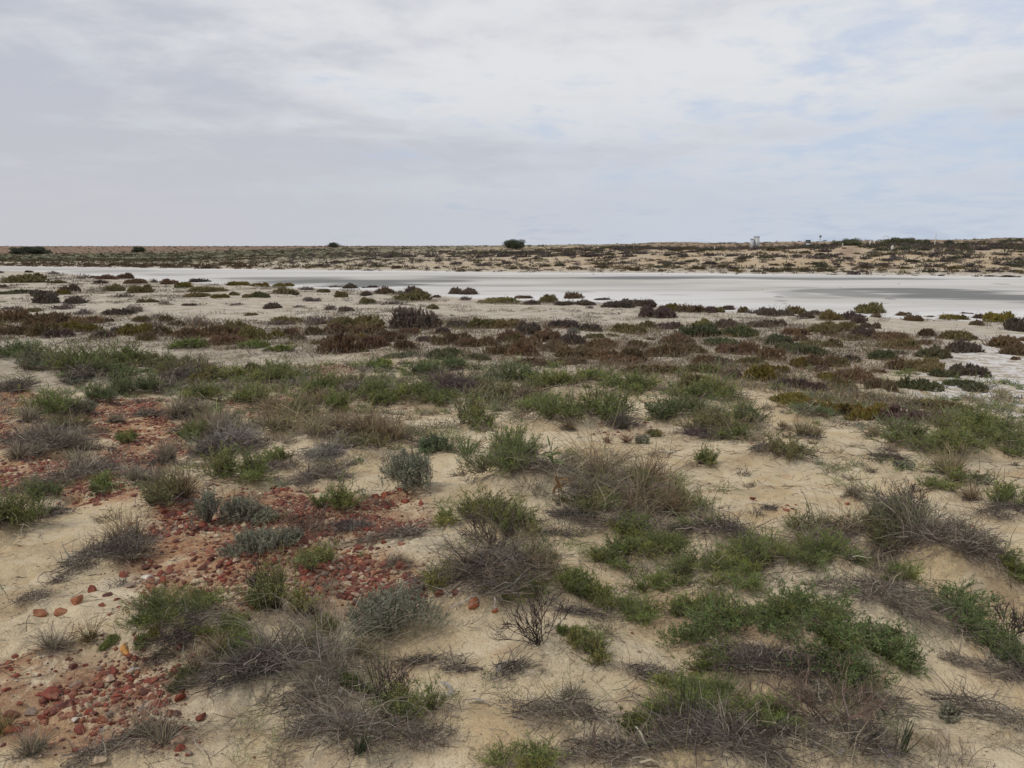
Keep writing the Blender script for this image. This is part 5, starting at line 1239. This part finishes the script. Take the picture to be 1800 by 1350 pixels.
def gravel():
    idx = order2[NIND:]; n = len(idx)
    O = np.array([(1, 0, 0), (0, 1, 0), (-1, 0, 0), (0, -1, 0), (0, 0, .75), (0, 0, -.6)], float)
    T = np.array([(0, 1, 4), (1, 2, 4), (2, 3, 4), (3, 0, 4), (1, 0, 5), (2, 1, 5), (3, 2, 5), (0, 3, 5)])
    q = O[None] * (1 + r.uniform(-.35, .35, (n, 6, 3))) ; a = r.uniform(0, 6.28, n); ca, sa = np.cos(a)[:, None], np.sin(a)[:, None]
    X = (q[..., 0] * ca - q[..., 1] * sa) * gs[idx][:, None] * 1.2 + gx_[idx][:, None]; Y = (q[..., 0] * sa + q[..., 1] * ca) * gs[idx][:, None] * 1.2 + gy_[idx][:, None]
    Z = q[..., 2] * gs[idx][:, None] + gz_[idx][:, None] + gs[idx][:, None] * .1
    V = np.stack([X, Y, Z], -1).reshape(-1, 3); keepo = 1; F = (T[None] + (np.arange(n) * 6)[:, None, None]).reshape(-1, 3)
    C = np.repeat(gc[idx] * r.uniform(.75, 1.25, (n, 1)), 6, 0)
    tag(obj('gravel', mesh_from('gravel', V, F, M_STONE, C)), 'fine red and tan gravel strewn over the sand', kind='stuff')
    print('gravel', n)
gravel()

# ------------------------------------------------------------------ litter on the ground
def weeds():
    g = G(555); r = g.r; n = 12500
    a = r.uniform(-.95, .95, n); d = 2.4 + 21 * r.uniform(0, 1, n) ** 1.1; x = d * np.sin(a); y = d * np.cos(a)
    w_ = np.maximum(density(x, y) * (.7 + .15 * sstep(5, 10, d)), .06 + .12 * sstep(.0, .6, fbm(x / 1.1, y / 1.1, 3, 69)) + .22 * (np.abs(a) > .66) * sstep(-.2, .5, fbm(x / 1.7, y / 1.7, 2, 70)))
    w_ = w_ * (1 - .6 * redness(x, y)); k = r.rand(n) < w_ * np.minimum(.25 + .04 * d, .62); x, y, d = x[k], y[k], d[k]; n = len(x); z = height(x, y)
    R = np.exp(r.normal(size=n) * .45) * .055 * (1 + d * .05); m = 46
    typ = np.where(r.rand(n) < sstep(9, 14, d) * .55, r.randint(6, 9, n), r.randint(0, 10, n)); pal = np.array([(.14, .115, .09), (.20, .165, .125), (.28, .235, .17), (.095, .078, .062), (.24, .19, .11), (.17, .135, .105), (.15, .18, .07), (.19, .21, .085), (.20, .21, .14), (.31, .26, .17)])
    B = np.repeat(np.stack([x, y, z + .003], 1), m, 0) + disc(r, n * m, 1.0) * np.repeat(R, m)[:, None] * 1.1
    up = np.repeat(r.uniform(.1, .9, n), m)
    D = r.normal(size=B.shape) * .75; D[:, 2] = np.abs(D[:, 2]) * .6 + up
    dm = np.repeat(d, m); C = g.curves(B, D, np.repeat(R, m) * r.uniform(.5, 1.9, n * m), 4, .9, .2)
    c = np.repeat(pal[typ], m, 0) * (1 + r.normal(size=(n * m, 1)) * .22).clip(.4, 1.7)
    g.ribbons(C, np.maximum(.0016, .5 * dm / 796)[:, None] * np.array([1, .9, .8, .5])[None], c)
    h = r.rand(n * m) < .6; P = C[h][:, 2]; dm = dm[h]
    g.leaves(P, D[h] + r.normal(size=P.shape) * .5, np.maximum(.008, 1.7 * dm / 796), np.maximum(.0025, .6 * dm / 796), c[h] * 1.1)
    tag(obj('low_weeds', g.mesh('low_weeds', M_STEM)), 'low dry weeds and sprigs growing thinly across the dune', kind='stuff'); print('weeds', n)
weeds()
def litter():
    g = G(333); r = g.r; n = 70000
    a = r.uniform(-.8, .8, n); d = 2.2 + 17 * r.uniform(0, 1, n) ** 1.3; x = d * np.sin(a); y = d * np.cos(a)
    w_ = .14 + .35 * sstep(.0, .7, fbm(x / .8, y / .8, 3, 66))
    for q, (c, R, H, dd_) in NP:
        amt = {'W': .9, 'A': .8, 'T': .7, 'F': .7, 'N': .8}.get(q[0], .3)
        w_ = np.maximum(w_, amt * (1 - sstep(.5, 1.6, edist(x, y, c, R))))
    w_ = np.maximum(w_, density(x, y) * .75)
    k = r.rand(n) < w_; x, y, d = x[k], y[k], d[k]; n = len(x); z = height(x, y)
    P = np.stack([x, y, z + .004], 1); h = n // 2
    D = r.normal(size=(h, 3)) * np.array([1, 1, .12])
    C = g.curves(P[:h], D, r.uniform(.02, .11, h) * (1 + d[:h] * .03), 4, .0, .28)
    C[..., 2] = np.maximum(C[..., 2], height(C[..., 0], C[..., 1]) + .003)
    g.ribbons(C, np.maximum(r.uniform(.001, .0028, (h, 1)), .5 * d[:h, None] / 796) * np.ones((1, 4)), g.colors(h, [(.14, .11, .095), (.09, .07, .06), (.24, .20, .16), (.30, .26, .21)], .2))
    m = n - h; D = r.normal(size=(m, 3)) * np.array([1, 1, .25])
    g.leaves(P[h:], D, np.maximum(r.uniform(.006, .02, m), 1.2 * d[h:] / 796), np.maximum(r.uniform(.002, .005, m), .6 * d[h:] / 796), g.colors(m, [(.12, .09, .08), (.18, .14, .11), (.28, .24, .19), (.08, .06, .055)], .2))
    tag(obj('leaf_litter', g.mesh('leaf_litter', M_STEM)), 'dry twigs and leaf litter scattered over the sand', kind='stuff'); print('litter', n)
litter()
def flats_cover():
    g = G(444); r = g.r; n = 13000
    a = r.uniform(-.62, .62, n); d = 15 + 110 * r.uniform(0, 1, n) ** 1.5; x = d * np.sin(a); y = d * np.cos(a)
    sd = sdf(x, y, LAKE); sd2 = sdf(x, y, SALT2)
    inb = 1 - sstep(-1, 1.5, sdf(x, y, BELT)); p = np.maximum(sstep(-.3, .6, fbm(x / 5, y / 2.5, 3, 71)) * .8, inb)
    k = (r.rand(n) < p) & (sd > 1.5) & (sd2 > 1) & (y > 0); x, y, d, inb = x[k], y[k], d[k], inb[k]; n = len(x); z = height(x, y, False)
    m = 40; R = np.exp(r.normal(size=n) * .4) * .17 * (1 + d / 60) * (1 + .5 * inb)
    B = np.repeat(np.stack([x, y, z + .01], 1), m, 0) + disc(r, n * m, 1.0) * np.repeat(R, m)[:, None] * 1.3
    D = r.normal(size=B.shape) * .7 + np.array([0, 0, .55]); dm = np.repeat(d, m)
    c = np.where(inb[:, None] > r.rand(n, 1) * 1.1, g.colors(n, [(.13, .095, .075), (.165, .11, .062), (.18, .145, .068), (.19, .155, .125)], .2), g.colors(n, [(.25, .21, .17), (.30, .26, .21), (.22, .19, .13), (.19, .16, .13)], .15)); c = np.repeat(c, m, 0)
    g.leaves(B, D, np.repeat(R, m) * .5 * r.uniform(.3, 1.1, n * m), np.maximum(.006, .5 * dm / 796), c)
    tag(obj('ground_cover', g.mesh('ground_cover', M_STEM)), 'low dry grey ground cover scattered over the sandy flats', kind='stuff'); print('cover', n)
flats_cover()

# dry gum leaves
def dry_leaf(seed):
    r = RS(seed); k = 7; t = np.linspace(0, 1, k); xx = t - .5; yy = .12 * np.sin(t * 3.1) ; zz_ = .10 * np.sin(t * 3.1) + r.uniform(-.02, .02, k)
    w_ = np.array([.02, .10, .15, .16, .13, .08, .01])
    V = np.concatenate([np.stack([xx, yy - w_, zz_ + .03], 1), np.stack([xx, yy, zz_], 1), np.stack([xx, yy + w_, zz_ + .03], 1)])
    i = np.arange(k - 1); F = np.concatenate([np.stack([i, i + 1, i + k + 1, i + k], 1), np.stack([i + k, i + k + 1, i + 2 * k + 1, i + 2 * k], 1)])
    return mesh_from('dry_leaf', V, F, M_GRASS, np.ones((len(V), 3)) * np.array([1, 1, 1]), smooth=True)
DL = [dry_leaf(i) for i in range(4)]
for (u, v, wp, cc) in [(1203, 1308, 22, .4), (1172, 1306, 20, .36), (1217, 1312, 18, .4), (923, 1246, 22, .45), (885, 1170, 14, .5), (235, 1184, 24, .5), (355, 1193, 22, .45), (458, 1240, 20, .5), (545, 1258, 28, .42),
                        (620, 1268, 30, .36), (650, 1290, 30, .35), (782, 1212, 34, .38), (795, 1225, 26, .36), (838, 1243, 50, .34), (1440, 1318, 36, .34), (1475, 1327, 24, .4), (1540, 1232, 40, .42), (1180, 1292, 18, .4), (520, 1250, 26, .4), (1770, 1197, 16, .5), (600, 1220, 24, .36), (570, 1140, 26, .34)]:
    p = hit(u, v); d = (p - CAM) @ FWD / FPX; o = obj('dry_leaf', DL[rr.randint(0, 4)]); R = wp * d; o.location = (p[0], p[1], float(height(p[0], p[1])) + .012)
    o.scale = (R, R, R); o.rotation_euler = (rr.uniform(-.5, .5), rr.uniform(-.3, .3), rr.uniform(0, 6.28)); o.color = (cc, cc * .92, cc * .82, 1)
    tag(o, make_label('curled dry leaf', u, v, 60), 'leaf', 'curled dry leaves')
print('objects', len(bpy.data.objects), 'tris', sum(len(m.polygons) for m in bpy.data.meshes))
